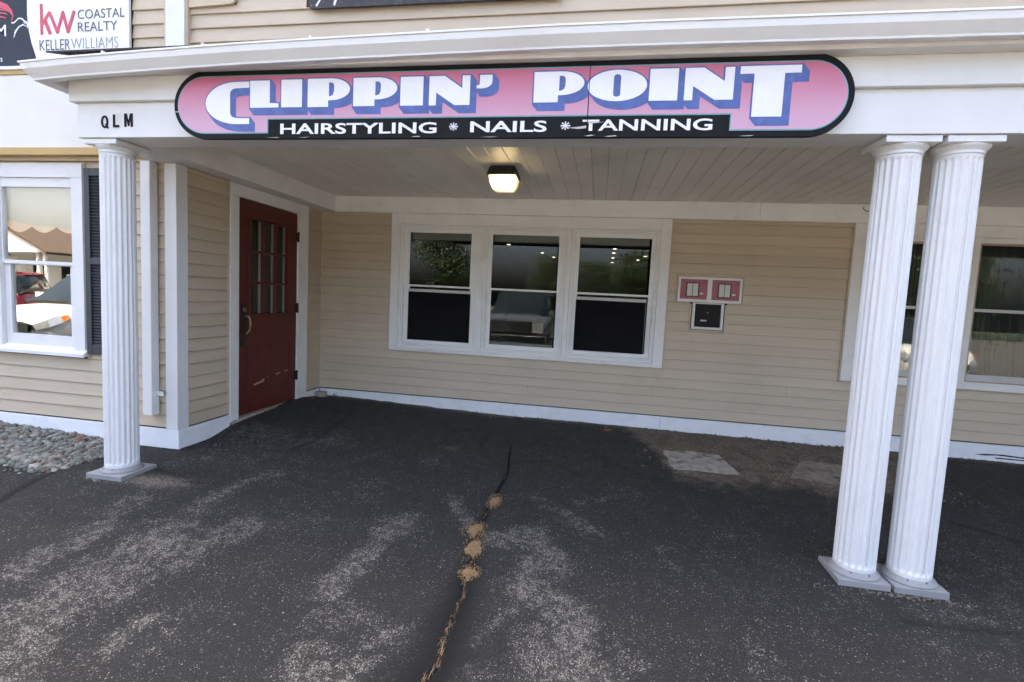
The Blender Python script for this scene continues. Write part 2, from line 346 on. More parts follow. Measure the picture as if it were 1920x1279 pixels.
def flat_mesh(name, splines, depth, mat, parent, y, offset=0.0, x=0.0, z=0.0):
    """closed 2-D outlines (x, z) filled (inner ones are holes), facing -Y, 'depth' thick, front at y"""
    cu = bpy.data.curves.new(name, 'CURVE'); cu.dimensions = '2D'; cu.fill_mode = 'BOTH'; cu.extrude = depth / 2; cu.offset = offset
    for sp in splines:
        s = cu.splines.new('POLY'); s.points.add(len(sp) - 1); s.use_cyclic_u = True
        for p, (a, b_) in zip(s.points, sp): p.co = (a, b_, 0, 1)
    return curve_to(name, cu, depth, mat, parent, y)
def curve_mesh(cu):
    t = bpy.data.objects.new('tmp', cu); COL.objects.link(t)
    dg = bpy.context.evaluated_depsgraph_get(); dg.update()
    me = bpy.data.meshes.new_from_object(t.evaluated_get(dg))
    bpy.data.objects.remove(t); bpy.data.curves.remove(cu)
    return me
def curve_to(name, cu, depth, mat, parent, y, fit=None):
    me = curve_mesh(cu); n = len(me.vertices); a = np.empty(n * 3); me.vertices.foreach_get('co', a); a = a.reshape(-1, 3)
    if fit:
        x0, x1, z0, z1 = fit; lo = a.min(0); hi = a.max(0)
        a[:, 0] = x0 + (a[:, 0] - lo[0]) * (x1 - x0) / (hi[0] - lo[0]); a[:, 1] = z0 + (a[:, 1] - lo[1]) * (z1 - z0) / (hi[1] - lo[1])
    w = np.stack([a[:, 0], y + depth / 2 - a[:, 2], a[:, 1]], 1)
    org = np.array([(w[:, 0].min() + w[:, 0].max()) / 2, y + depth, w[:, 2].min()])
    me.vertices.foreach_set('co', (w - org).ravel()); me.materials.clear(); me.name = name; me.update()
    return link(name, me, mat, parent, org)
try:
    FONT = bpy.data.fonts.load(bpy.utils.system_resource('DATAFILES', path='fonts/Inter.woff2'))      # Blender's own interface typeface
except Exception:
    FONT = None
def text(name, s, fit, mat, parent, y, bold=0.0, depth=0.002, space=1.0):
    cu = bpy.data.curves.new(name, 'FONT'); cu.body = s; cu.size = 1.0; cu.extrude = depth / 2; cu.offset = bold; cu.space_character = space
    cu.resolution_u = 4
    if FONT: cu.font = FONT
    return curve_to(name, cu, depth, mat, parent, y, fit)
def ell(cx, cz, rx, rz, a0, a1, n=16):
    return [(cx + rx * math.cos(math.radians(a0 + (a1 - a0) * i / n)), cz + rz * math.sin(math.radians(a0 + (a1 - a0) * i / n))) for i in range(n + 1)]
def ribbon(pts, w):
    """outline of a stroke with widths"""
    ws = w if isinstance(w, (list, tuple)) else [w] * len(pts)
    l, r = [], []
    for i, p in enumerate(pts):
        q0, q1 = pts[max(i - 1, 0)], pts[min(i + 1, len(pts) - 1)]
        dx, dz = q1[0] - q0[0], q1[1] - q0[1]; n = math.hypot(dx, dz) or 1
        l.append((p[0] - dz / n * ws[i] / 2, p[1] + dx / n * ws[i] / 2)); r.append((p[0] + dz / n * ws[i] / 2, p[1] - dx / n * ws[i] / 2))
    return l + r[::-1]

# ------------------------------------------------------------------ ground
def fbm(x, y, freq, seed, octs=4):
    r = np.random.default_rng(seed); out = 0; amp = 1; tot = 0
    for o in range(octs):
        T = r.random((64, 64)); fx = x * freq + 17.3 * o; fy = y * freq + 5.1 * o
        ix, iy = np.floor(fx).astype(int), np.floor(fy).astype(int); tx, ty = fx - ix, fy - iy
        tx = tx * tx * (3 - 2 * tx); ty = ty * ty * (3 - 2 * ty)
        g = lambda i, j: T[i % 64, j % 64]
        out = out + amp * ((g(ix, iy) * (1 - tx) + g(ix + 1, iy) * tx) * (1 - ty) + (g(ix, iy + 1) * (1 - tx) + g(ix + 1, iy + 1) * tx) * ty)
        tot += amp; amp *= 0.5; freq *= 2.03
    return out / tot
def seg_dist(x, y, poly):
    d = np.full(np.shape(x), 1e9)
    for (ax, ay), (bx, by) in zip(poly[:-1], poly[1:]):
        vx, vy = bx - ax, by - ay; t = np.clip(((x - ax) * vx + (y - ay) * vy) / (vx * vx + vy * vy + 1e-9), 0, 1)
        d = np.minimum(d, np.hypot(x - ax - t * vx, y - ay - t * vy))
    return d
def sstep(a, b_, v): 
    t = np.clip((v - a) / (b_ - a), 0, 1); return t * t * (3 - 2 * t)
CRACK = [(2.60, -0.95), (2.62, -1.26), (2.68, -1.63), (2.675, -1.9), (2.69, -2.16), (2.67, -2.42), (2.66, -2.71), (2.71, -2.95), (2.735, -3.13), (2.75, -3.38), (2.76, -3.6), (2.775, -3.76), (2.74, -3.9), (2.70, -4.2), (2.74, -4.6)]
def ground_z(x, y):
    x = np.asarray(x, float); y = np.asarray(y, float)
    z = 0.255 - 0.006 * np.clip(x, -12, 12) + 0.045 * np.clip(y, -7.0, 0.3) + 0.045 * np.exp(-(x / 1.2) ** 2) * sstep(-6, -2.5, y)
    z = z + 0.05 * np.exp(-(np.maximum(x - 0.03, 0) / 0.28) ** 2) * sstep(-1.85, -1.45, y) * (1 - sstep(-0.45, -0.1, y)) * (x > -0.3)
    return z
def gz(x, y): return float(ground_z(x, y))
def build_ground():
    gx = np.concatenate([[-90, -60, -40, -28, -20, -14, -10, -7, -5, -4, -3.2], np.arange(-2.6, 2.55, 0.025), np.arange(2.555, 2.88, 0.006), np.arange(2.9, 8.0, 0.025), [8.2, 8.6, 9.2, 10, 12, 15, 20, 28, 40, 60, 90]])
    gy = np.concatenate([[-90, -60, -45, -35, -28, -22, -17, -13, -10, -8, -6.6, -5.6, -5.0], np.arange(-4.7, 0.12, 0.025), [0.3, 1, 4, 10, 20, 40, 80]])
    X, Y = np.meshgrid(gx, gy); Z = ground_z(X, Y)
    # shallow unevenness, the open crack with settled lips
    Z = Z + (fbm(X, Y, 0.9, 3) - 0.5) * 0.022 + (fbm(X, Y, 5, 4) - 0.5) * 0.005
    wob = (fbm(X, Y, 9, 8) - 0.5) * 0.035
    dc = seg_dist(X + wob, Y, CRACK); Z -= 0.022 * np.exp(-(dc / 0.0075) ** 2) * sstep(-0.9, -1.3, Y) + 0.006 * np.exp(-(dc / 0.10) ** 2)
    for sm in ([(0.74, -0.53), (0.87, -1.44), (0.84, -1.73)], [(-0.26, -3.24), (-0.4, -2.91), (-0.44, -2.75)], [(0.26, -2.62), (0.56, -2.64), (0.64, -2.59)], [(4.9, -3.0), (5.4, -2.95), (5.9, -3.1)], [(5.9, -1.7), (6.6, -2.2), (7.2, -2.6)]):
        Z -= 0.010 * np.exp(-(seg_dist(X + wob * 0.8, Y, sm) / 0.016) ** 2)
    STREAKS = [([(1.05, -4.07), (0.96, -3.85), (1.0, -3.67), (0.95, -3.45), (0.9, -3.23)], 0.9, .16), ([(0.56, -3.76), (0.55, -3.52), (0.56, -3.36), (0.46, -3.07), (0.45, -2.93)], 0.75, .085), ([(1.24, -3.4), (1.26, -3.18), (1.28, -2.94)], 0.8, .085), ([(0.9, -2.92), (0.88, -2.61), (0.99, -2.33)], 0.6, .08), ([(1.48, -4.09), (1.45, -3.94), (1.45, -3.79)], 0.7, .06), ([(1.59, -4.09), (1.58, -3.97), (1.58, -3.87)], 0.6, .04), ([(1.5, -3.81), (1.57, -3.68)], 0.35, .1), ([(0.19, -2.38), (0.37, -2.22)], 0.8, .08), ([(0.2, -2.69), (0.52, -2.63)], 0.8, .07), ([(0.28, -1.6), (0.97, -1.43)], 0.5, .2), ([(2.08, -3.44), (2.11, -3.22), (2.13, -2.97), (2.17, -2.72)], 0.95, .085), ([(2.22, -3.61), (2.48, -3.7)], 0.6, .09), ([(2.28, -3.89), (2.45, -3.93)], 0.9, .1), ([(2.36, -2.29), (2.6, -2.58)], 0.7, .05), ([(2.05, -1.69), (2.1, -1.31)], 0.5, .08), ([(1.34, -1.93), (1.54, -1.6)], 0.5, .06), ([(2.88, -2.74), (3.01, -2.67), (3.14, -2.88), (3.02, -3.2), (3.21, -3.28), (3.33, -3.44), (3.29, -3.65), (3.42, -3.72)], 1.0, .10), ([(3.14, -3.54), (3.23, -3.76)], 0.8, .08), ([(3.35, -3.59), (3.46, -3.74)], 0.9, .08), ([(2.97, -2.11), (3.29, -2.42), (3.41, -2.51)], 0.6, .07), ([(3.28, -2.07), (3.7, -1.82)], 0.5, .08), ([(2.88, -3.59), (2.96, -3.4)], 0.6, .04), ([(2.88, -3.81), (3.0, -3.76)], 0.6, .04), ([(3.79, -2.57), (3.87, -2.78)], 0.35, .06), ([(3.51, -3.48), (3.62, -3.62)], 0.5, .06), ([(4.1, -3.38), (4.21, -3.51)], 0.45, .06), ([(4.95, -3.12), (5.01, -3.19)], 0.4, .06), ([(5.26, -2.85), (5.33, -2.9)], 0.4, .06), ([(1.29, -4.22), (1.24, -4.13)], 0.8, .06),
               ([(0.4, -1.9), (0.9, -2.0)], .3, .25), ([(1.8, -2.2), (1.7, -2.8)], .28, .2), ([(4.3, -2.2), (4.2, -2.9)], .2, .25), ([(5.7, -2.2), (6.1, -2.7)], .3, .3)]
    wear = np.zeros_like(X); wx = X + (fbm(X, Y, 3, 21) - 0.5) * 0.16; wy = Y + (fbm(X, Y, 3, 22) - 0.5) * 0.2
    br = fbm(X, Y * 0.7, 7, 30)
    for poly, w, wid in STREAKS:
        d = seg_dist(wx, wy, poly); wear = np.maximum(wear, w * np.exp(-(d / (wid * 1.35)) ** 2) * (0.55 + 0.45 * sstep(0.30, 0.55, br)))
    wear = np.maximum(wear, 0.30 * sstep(0.56, 0.75, fbm(X, Y * 0.45, 1.6, 41)) * sstep(0.4, 0.6, br))
    seal = np.clip(1.2 - dc / np.interp(Y, [-4.6, -3.9, -3.1, -2.3, -1.6, -1.2], [.24, .19, .085, .030, .016, .012]), 0, 1) * sstep(-1.0, -1.35, Y)
    seal = np.maximum(seal, 0.9 * np.exp(-(dc / 0.0075) ** 2) * sstep(-0.9, -1.3, Y))
    for sm, w in (([(2.7, -1.47), (2.95, -1.37), (3.14, -1.47), (3.32, -1.65)], .35), ([(0.74, -0.53), (0.87, -1.44), (0.84, -1.73)], .5), ([(-0.26, -3.24), (-0.4, -2.91), (-0.44, -2.75)], 1.), ([(0.2, -2.5), (0.56, -2.6), (0.64, -2.59)], .6), ([(4.9, -3.0), (5.4, -2.95), (5.9, -3.1)], .5), ([(5.9, -1.7), (6.6, -2.2), (7.2, -2.6)], .5), ([(0.05, -2.1), (0.1, -1.8), (0.12, -1.5)], .4), ([(2.68, -1.63), (2.45, -1.42), (2.30, -1.05), (2.34, -0.7)], .3), ([(2.75, -3.38), (2.98, -3.5), (3.02, -3.72)], .3), ([(3.9, -3.6), (4.25, -2.9), (4.3, -2.3), (4.6, -1.9)], .22), ([(1.1, -2.3), (1.45, -2.42), (1.9, -2.3), (2.2, -2.4)], .2), ([(-0.15, -3.1), (0.3, -3.25), (0.8, -3.05)], .3), ([(3.4, -1.1), (3.8, -1.5), (4.4, -1.75), (5.0, -1.72)], .3)):
        seal = np.maximum(seal, w * np.exp(-(seg_dist(X + wob, Y, sm) / 0.022) ** 2))
    # soil over the buried slabs by the wall, thin drift along the whole wall foot
    edge = np.interp(X, [3.6, 3.75, 3.95, 4.05, 4.31, 4.84, 5.34, 5.8, 6.3, 6.6], [0.0, -0.19, -0.84, -1.30, -1.42, -1.28, -1.30, -1.25, -0.6, -0.2]) + (fbm(X, Y, 4, 51) - 0.5) * 0.25
    soil = sstep(-0.22, 0.20, Y - edge + (fbm(X, Y, 13, 57) - 0.5) * 0.5) * sstep(3.5, 3.8, X) * (1 - sstep(6.3, 6.8, X))
    soil = np.maximum(soil, sstep(-0.16, -0.02, Y + (fbm(X, Y, 6, 52) - 0.5) * 0.16) * 0.85)
    soil = np.maximum(soil, 0.7 * np.exp(-((X - 0.33) / 0.2) ** 2 - ((Y + 2.66) / 0.08) ** 2))
    Z = Z + soil * (fbm(X, Y, 14, 55) - 0.45) * 0.02
    moss_lift = sstep(-2.6, -0.6, Y) * (0.4 + 0.6 * fbm(X, Y, 1.2, 60))  # mossy tint towards the wall, also painted-in brightness for the shaded ground
    ny, nx = X.shape; idx = np.arange(nx * ny).reshape(ny, nx)
    q = np.stack([idx[:-1, :-1], idx[:-1, 1:], idx[1:, 1:], idx[1:, :-1]], -1).reshape(-1, 4)
    me = bpy.data.meshes.new('asphalt_lot'); me.from_pydata(np.stack([X.ravel(), Y.ravel(), Z.ravel()], 1).tolist(), [], q.tolist())
    lot_bounce = sstep(-6.2, -7.2, Y)  # lot behind the camera, lightened to bounce sunlight under the porch
    for n, a in (('lot_bounce', lot_bounce), ('wear', wear), ('seal', seal), ('soil', soil), ('moss_lift', moss_lift)):
        at = me.attributes.new(n, 'FLOAT', 'POINT'); at.data.foreach_set('value', a.ravel().astype(np.float32))
    me.polygons.foreach_set('use_smooth', [True] * len(me.polygons)); me.update()
    o = link('asphalt_lot', me, ASPHALT, None, (0, 0, 0)); tag(o, kind='structure')
build_ground()

# ------------------------------------------------------------------ the building
ZS, ZB, ZC, YF = 0.372, 2.50, 2.68, -2.11          # base top, beam underside, ceiling, street facade plane
B = thing('shop_building', 'beige vinyl-sided shop building with a white columned porch and dark red door', 'building', (0, 0, 0))
COURSE = 0.1037

def siding(parent, fn, u0, u1, z0, z1, openings, joint=3.7):
    """lapped vinyl courses, each board an object; fn(u, out, z) -> point; openings (u0, u1, z0, z1) are left free"""
    k = 0; z = z0
    while z < z1 - 0.005:
        zt = min(z + COURSE, z1)
        cuts = sorted({u0, u1, *[min(max(c, u0), u1) for o in openings for c in o[:2]]})
        runs = []
        for a, b_ in zip(cuts[:-1], cuts[1:]):
            if b_ - a < 0.004: continue
            mid = (a + b_) / 2; iv = [(z, zt)]
            for o in openings:
                if o[0] < mid < o[1]:
                    nv = []
                    for p, q in iv:
                        if o[3] <= p or o[2] >= q: nv.append((p, q)); continue
                        if o[2] > p + 0.006: nv.append((p, o[2]))
                        if o[3] < q - 0.006: nv.append((o[3], q))
                    iv = nv
            for p in iv:
                if runs and runs[-1][1] == a and runs[-1][2] == p: runs[-1][1] = b_
                else: runs.append([a, b_, p])
        for a, b_, (p, q) in runs:
            pieces = [(a, b_)]
            if b_ - a > 2.2:
                c = a + (b_ - a) * (0.25 + 0.5 * random.random()) if b_ - a < 4.5 else a + 1.2 + (k * 1.37) % (b_ - a - 2.4)
                pieces = [(a, c - 0.0016), (c + 0.0016, b_)]
            for s, t in pieces:
                def out(zz): return 0.0185 - 0.0145 * (zz - z) / COURSE
                prof = [(0.0, p), (out(p) - 0.002, p), (out(p), p + 0.003), (out(q), q), (0.0, q)]
                bd_ = MB().prism(prof, fn, s, t).build('siding_board', SIDING, parent); bd_.location.z += random.uniform(-.0012, .0012)
        z = zt; k += 1

# back wall of the porch
WX0, WX1, WZ0 = 0.905, 4.045, 0.906
RX0, RX1 = 5.815, 7.95
def holes_wall(name, y0, y1, x0, x1, z0, z1, holes, mat=DARK, parent=B):
    """plain wall core with window openings"""
    m = MB(); xs = sorted({x0, x1, *[c for h in holes for c in h[:2]]})
    for a, b_ in zip(xs[:-1], xs[1:]):
        mid = (a + b_) / 2; lo = z0
        for h in sorted([h for h in holes if h[0] < mid < h[1]], key=lambda h: h[2]):
            if h[2] > lo: m.box(a, b_, y0, y1, lo, h[2])
            lo = h[3]
        if lo < z1: m.box(a, b_, y0, y1, lo, z1)
    return m.build(name, mat, parent)
back = holes_wall('back_wall', 0.0, 0.14, -0.16, 10.0, 0.0, 3.0, [(WX0 + .06, WX1 - .06, WZ0 + .06, 2.42), (RX0 + .06, RX1 - .06, 0.93, 2.42)])
siding(back, lambda u, o, z: (u, -o, z), 0.018, 10.0, ZS + 0.012, ZB - 0.012, [(WX0 - .012, WX1 + .012, WZ0 - .012, 3), (RX0 - .012, RX1 + .012, WZ0 - .012, 3), (4.13, 4.82, 1.62, 1.925), (4.29, 4.66, 1.325, 1.62)])
m = MB().box(0.0, 0.022, -0.022, 0.0, ZS, ZB); m.build('corner_channel', JTRIM, back)
box('top_channel', JTRIM, back, 0.022, WX0 - .014, -0.019, 0.0, ZB - 0.014, ZB); box('top_channel', JTRIM, back, WX1 + .014, RX0 - .014, -0.019, 0, ZB - 0.014, ZB)
for a, b_ in ((WX0, WX1), (RX0, RX1)):
    MB().box(a - 0.014, a, -0.025, 0, WZ0 - 0.014, ZB - 0.001).box(b_, b_ + 0.014, -0.025, 0, WZ0 - 0.014, ZB - 0.001).box(a, b_, -0.025, 0, WZ0 - 0.014, WZ0).build('window_channel', JTRIM, back)
# base boards, in lengths
bx = [0.03, 2.05, 4.07, 6.85, 10.0]
for a, b_ in zip(bx[:-1], bx[1:]): box('base_board', BASEBOARD, back, a + .0008, b_ - .0008, -0.028, 0.0, 0.10, ZS, 0.003)
box('frieze_board', WHITE2, back, 0.1985, 4.9, -0.05, 0.0, ZB, ZC, 0.003); box('frieze_board', WHITE2, back, 4.9015, 10.0, -0.05, 0.0, ZB, ZC, 0.003)
MB().tube([(5.86, -0.055, 2.655), (5.85, -0.06, 2.64), (5.87, -0.062, 2.618), (5.93, -0.06, 2.61), (5.98, -0.055, 2.612)], 0.0035, 6).build('loose_wire', BOXBLACK, back)

# door wall
dw = MB().box(-0.14, 0.0, -2.02, -1.45, 0.0, 3.0).box(-0.14, 0.0, -0.50, 0.0, 0.0, 3.0).box(-0.14, 0.0, -1.45, -0.5, 2.39, 3.0).box(-0.14, 0, -1.45, -.5, 0, .31).build('door_wall', DARK, B)
siding(dw, lambda u, o, z: (o, u, z), -2.02, -0.02, ZS + 0.012, ZB - 0.004, [(-1.566, -0.306, 0, 3)])
box('base_board', BASEBOARD, dw, 0.0, 0.026, -2.129, -1.5537, 0.215, ZS, 0.003)
box('base_board', BASEBOARD, dw, 0.0, 0.026, -0.3178, -0.0285, 0.15, ZS, 0.003)
m = MB().box(0, 0.02, -1.566, -1.5545, ZS, ZB - .004).box(0, 0.02, -0.317, -0.306, ZS, ZB - .004); m.build('door_channel', JTRIM, dw)
cas = MB().box(-0.02, 0.03, -1.5537, -1.4426, 0.30, 2.386).box(-0.02, 0.03, -0.5054, -0.3178, 0.28, 2.386).box(-0.02, 0.0302, -1.5537, -0.3178, 2.386, ZB - .003).build('door_casing', WHITE2, dw, 0.003)
MB().prism([(0.0, 0.0), (0.055, -0.012), (0.055, -0.10), (0.0, -0.10)], lambda t, p, q: (-0.03 + p * 1.2, t, 0.322 + q), -1.53, -0.36).build('door_threshold', CONC, dw)

# the door
door = MB()
LY0, LY1, LZ0, LZ1 = -1.264, -0.673, 1.304, 2.212
DX0, DX1 = -0.038, 0.008
door.box(DX0, DX1, -1.440, LY0, 0.332, 2.383).box(DX0, DX1, LY1, -0.508, 0.332, 2.383).box(DX0, DX1, LY0, LY1, 0.332, LZ0).box(DX0, DX1, LY0, LY1, LZ1, 2.383)
door = door.build('door', DOOR, B)
m = MB()      # raised moulding round the lights
for a in ((LY0 - .022, LY1 + .022, LZ1, LZ1 + .022), (LY0 - .022, LY1 + .022, LZ0 - .022, LZ0), (LY0 - .022, LY0, LZ0, LZ1), (LY1, LY1 + .022, LZ0, LZ1)):
    m.box(DX1 - .001, DX1 + .012, *a)
m.build('light_moulding', DOOR, door, 0.004)
my = [LY0 + (LY1 - LY0) * k / 3 for k in range(4)]; mz = [LZ0 + (LZ1 - LZ0) * k / 3 for k in range(4)]
for k in (1, 2):
    box('muntin', DOOR, door, -0.022, 0.014, my[k] - .012, my[k] + .012, LZ0, LZ1, 0.004)
    for j in range(3): box('muntin', DOOR, door, -0.022, 0.0135, my[j] + (.012 if j else 0), my[j + 1] - (.012 if j < 2 else 0), mz[k] - .012, mz[k] + .012, 0.004)
for j in range(3):
    for k in range(3): box('pane', GLASS, door, -0.014, -0.010, my[j] + .011, my[j + 1] - .011, mz[k] + .011, mz[k + 1] - .011)
for j in range(3):      # pale reveal on the far side of each light, as seen through the glazing
    box('glazing_reveal', WHITE2, door, -0.032, -0.0152, my[j + 1] - .030, my[j + 1] - .0125, LZ0 + .005, LZ1 - .005)
# two embossed lower panels
for a, b_ in ((-1.31, -1.0), (-0.94, -0.63)):
    m = MB()
    for q in ((a, b_, .98, .992), (a, b_, .56, .572), (a, a + .012, .572, .98), (b_ - .012, b_, .572, .98)): m.box(DX1 - .001, DX1 + .005, *q)
    m.build('panel_moulding', DOOR, door, 0.002)
box('handle_plate', BRONZE, door, DX1 - .001, DX1 + .006, -1.395, -1.318, 0.99, 1.40, 0.003)
MB().tube([(DX1, -1.352, 1.285), (DX1 + .035, -1.345, 1.288), (DX1 + .055, -1.335, 1.262), (DX1 + .058, -1.333, 1.2), (DX1 + .05, -1.336, 1.145), (DX1 + .03, -1.348, 1.118), (DX1, -1.352, 1.115)], 0.010, 10).build('handle', BRASS, door)
MB().tube([(DX1 + .003, -1.356, 1.345), (DX1 + .02, -1.356, 1.345)], 0.022, 16).build('lock_cylinder', BRASS, door)
for z in (2.135, 1.357, 0.60):
    MB().tube([(DX1 + .018, -0.506, z - .055), (DX1 + .018, -0.506, z + .055)], 0.010, 10).box(DX1 - .002, DX1 + .016, -0.530, -0.485, z - .05, z + .05).build('hinge', BRONZE, door)
for pts in ([(-1.21, .60), (-1.16, .612), (-1.10, .622), (-1.055, .642), (-1.045, .632), (-1.075, .608), (-1.13, .602), (-1.2, .593)], [(-0.86, .662), (-.79, .668), (-.785, .66), (-.85, .655)], [(-0.70, .675), (-.665, .678), (-.66, .668), (-.695, .666)], [(-1.02, .655), (-0.98, .657), (-.985, .652)]):
    m = MB(); n = len(pts); m.add([(DX1 + .0045, y, z) for y, z in pts] + [(DX1 - .002, y, z) for y, z in pts], [tuple(range(n))] + [(i, i + n, (i + 1) % n + n, (i + 1) % n) for i in range(n)]); m.build('paint_chip', DOORCHIP, door)

# corner post and street facade (left)
post = box('corner_post', WHITE, B, -0.094, 0.014, -2.132, -2.018, ZS + .001, ZB, 0.004)
FX0, FX1, FZ0, FZ1 = -1.79, -0.837, 0.948, 2.489
fac = holes_wall('street_wall', YF, YF + 0.14, -14, -0.0, 0.0, 6.4, [(FX0 + .07, FX1 - .07, FZ0 + .06, FZ1 - .1)])
siding(fac, lambda u, o, z: (u, YF - o, z), -6.0, -0.094, ZS + 0.012, 2.52, [(FX0 - .012, FX1 + .012, FZ0 - .05, FZ1 + .012)])
MB().box(-6, -4.0005, YF - .026, YF, 0.10, ZS).build('base_board', BASEBOARD, fac, 0.003)
MB().box(-3.9995, 0.0262, YF - .026, YF, 0.214, ZS).build('base_board', BASEBOARD, fac, 0.003)
MB().box(FX1, FX1 + .012, YF - .026, YF, FZ0 - .05, FZ1 + .012).box(FX0 - .012, FX1, YF - .026, YF, FZ1, FZ1 + .012).build('window_channel', JTRIM, fac)
box('downspout', WHITE, B, -0.240, -0.152, YF - 0.095, YF - 0.022, 0.494, 2.50, 0.006)
ds = bpy.data.objects['downspout']
MB().box(-0.152, -0.094, YF - .05, YF - .046, 0.652, 0.690).box(-0.158, -0.1515, YF - .092, YF - .046, 0.650, 0.688).build('strap', VINYL_WHITE, ds)
MB().box(-0.31, -0.27, YF - .03, YF - .016, 2.545, 2.575).build('wall_clip', BRONZE, fac)
# cream band with ochre edges above the left window
band = box('cream_band', CREAM, B, -6.0, -0.16, YF - 0.10, YF + 0.0, 2.595, 3.16, 0.003)
box('ochre_edge', GOLD, band, -6.0, -0.16, YF - 0.115, YF - .001, 2.535, 2.5945, 0.004)
box('ochre_edge', GOLD, band, -6.0, -0.16, YF - 0.108, YF - .001, 3.1605, 3.195, 0.004)
box('cream_cap', WHITE2, band, -6.0, -0.16, YF - 0.12, YF - .001, 3.1955, 3.222, 0.004)
MB().box(-6.0, -0.16, YF - .05, YF - .017, 2.507, 2.5345).build('shadow_board', JTRIM, band)
# upper storey wall
upw = box('upper_wall', DARK, B, 0.001, 16.0, YF + .002, YF + .14, 2.90, 6.4)
siding(upw, lambda u, o, z: (u, YF - o, z), 0.135, 15.0, 2.98, 4.64, [(1.10, 3.0, 3.61, 4.45), (0.13, 0.53, 3.66, 4.45)])
siding(upw, lambda u, o, z: (u, YF - o, z), -6.0, -0.06, 3.24, 4.66, [(-3.4, -0.372, 3.2, 4.6)])
box('wall_cladding', SIDING, upw, -6, 15, YF - .012, YF, 4.66, 6.4)
box('corner_board', WHITE, upw, -0.037, 0.126, YF - 0.06, YF, 2.95, 3.705, 0.004)
MB().box(-0.062, -0.0375, YF - .045, YF, 2.95, 4.6).box(0.1265, 0.142, YF - .045, YF, 2.95, 4.6).box(-0.0375, .1265, YF - .04, YF, 3.7055, 4.6).build('corner_channel', JTRIM, upw)
flat_mesh('wall_patch_panel', [[(0.143, 3.642), (0.50, 3.655), (0.52, 3.662), (0.535, 3.68), (0.54, 3.72), (0.54, 4.4), (0.143, 4.4)]], 0.02, SIDING, upw, YF - .036)
# roof and the rest of the block (throws the shade over the forecourt)
MB().add([(-14.4, YF - .4, 6.35), (16.4, YF - .4, 6.35), (16.4, 12.4, 6.35), (-14.4, 12.4, 6.35), (-14.4, 5, 8.6), (16.4, 5, 8.6)],
         [(0, 1, 5, 4), (2, 3, 4, 5), (0, 4, 3), (1, 2, 5), (3, 2, 1, 0)]).build('main_roof', SHINGLE, B)
MB().box(-14, -13.86, YF + .14, 12, 0, 6.34).box(15.86, 16, 0.14, 12, 0, 6.34).box(-14, 16, 11.86, 12.001, 0, 6.339).build('outer_wall', SIDING, B)
MB().box(10.0, 10.14, YF, 0.0, 0, 3.0).box(10.14, 16, YF, YF + .14, 0, 3.0).build('end_wall', SIDING, B)

# triple window on the back wall
def sash_frame(m, x0, x1, z0, z1, st, rt, rb, y0, y1):
    m.box(x0, x0 + st, y0, y1, z0, z1).box(x1 - st, x1, y0, y1, z0, z1).box(x0 + st, x1 - st, y0, y1, z1 - rt, z1).box(x0 + st, x1 - st, y0, y1, z0, z0 + rb)
cas3 = MB().box(WX0, 1.012, -0.034, 0.0, WZ0, ZB - .001).box(3.94, WX1, -0.034, 0, WZ0, ZB - .001).box(1.012, 3.94, -0.034, 0, 2.375, ZB - .001).box(1.012, 3.94, -0.034, 0, WZ0, 0.945).build('window_casing', WHITE2, back, 0.003)
UN = [(1.012, 1.965, 1.122, 1.857), (2.018, 2.945, 2.106, 2.838), (3.0, 3.94, 3.086, 3.826)]
box('mullion', WHITE2, back, 1.9655, 2.0175, -0.028, 0.02, 0.9455, 2.3745, 0.003); box('mullion', WHITE2, back, 2.9455, 2.9995, -0.028, 0.02, 0.9455, 2.3745, 0.003)
for i, (a, b_, g0, g1) in enumerate(UN):
    fr = MB(); sash_frame(fr, a + .0005, b_ - .0005, 0.9455, 2.3745, 0.022, 0.022, 0.03, -0.018, 0.06)
    sash_frame(fr, a + .0225, b_ - .0225, 0.976, 2.352, 0.016, 0.016, 0.016, -0.006, 0.055)
    w = fr.build('window', VINYL_WHITE, B, 0.002)
    s0, s1 = a + .039, b_ - .039
    up_ = MB(); sash_frame(up_, s0, s1, 1.664, 2.3355, g0 - s0, 2.3355 - 2.289, 0.022, 0.004, 0.022); up_.build('upper_sash', VINYL_WHITE, w, 0.002)
    box('pane', GLASS, w, g0 - .004, g1 + .004, 0.012, 0.015, 1.682, 2.293)
    low_top = 1.664
    lo_ = MB(); sash_frame(lo_, s0, s1, 0.9925, low_top, g0 - s0, 0.001 if i == 1 else 0.001, 0.048, 0.026, 0.046); lo_.build('lower_sash', VINYL_WHITE, w, 0.002)
    box('pane', GLASS, w, g0 - .004, g1 + .004, 0.034, 0.037, 1.037, low_top - .003)
    if i != 1: scr = MB(); sash_frame(scr, g0 - .012, g1 + .012, 1.032, 1.637, 0.0025, 0.033, 0.004, 0.0224, 0.0257); scr = scr.build('insect_screen_frame', GREY_METAL, w); box('screen_mesh', SCREEN, w, g0 - .009, g1 + .009, 0.0230, 0.0245, 1.037, 1.603)
    else: box('bottom_rail', GREY_METAL, w, g0, g1, 0.05, 0.06, 1.041, 1.072)
    box('blind_rail', GREY_METAL, w, g0 - .01, g1 + .01, 0.10, 0.15, 2.225, 2.30)
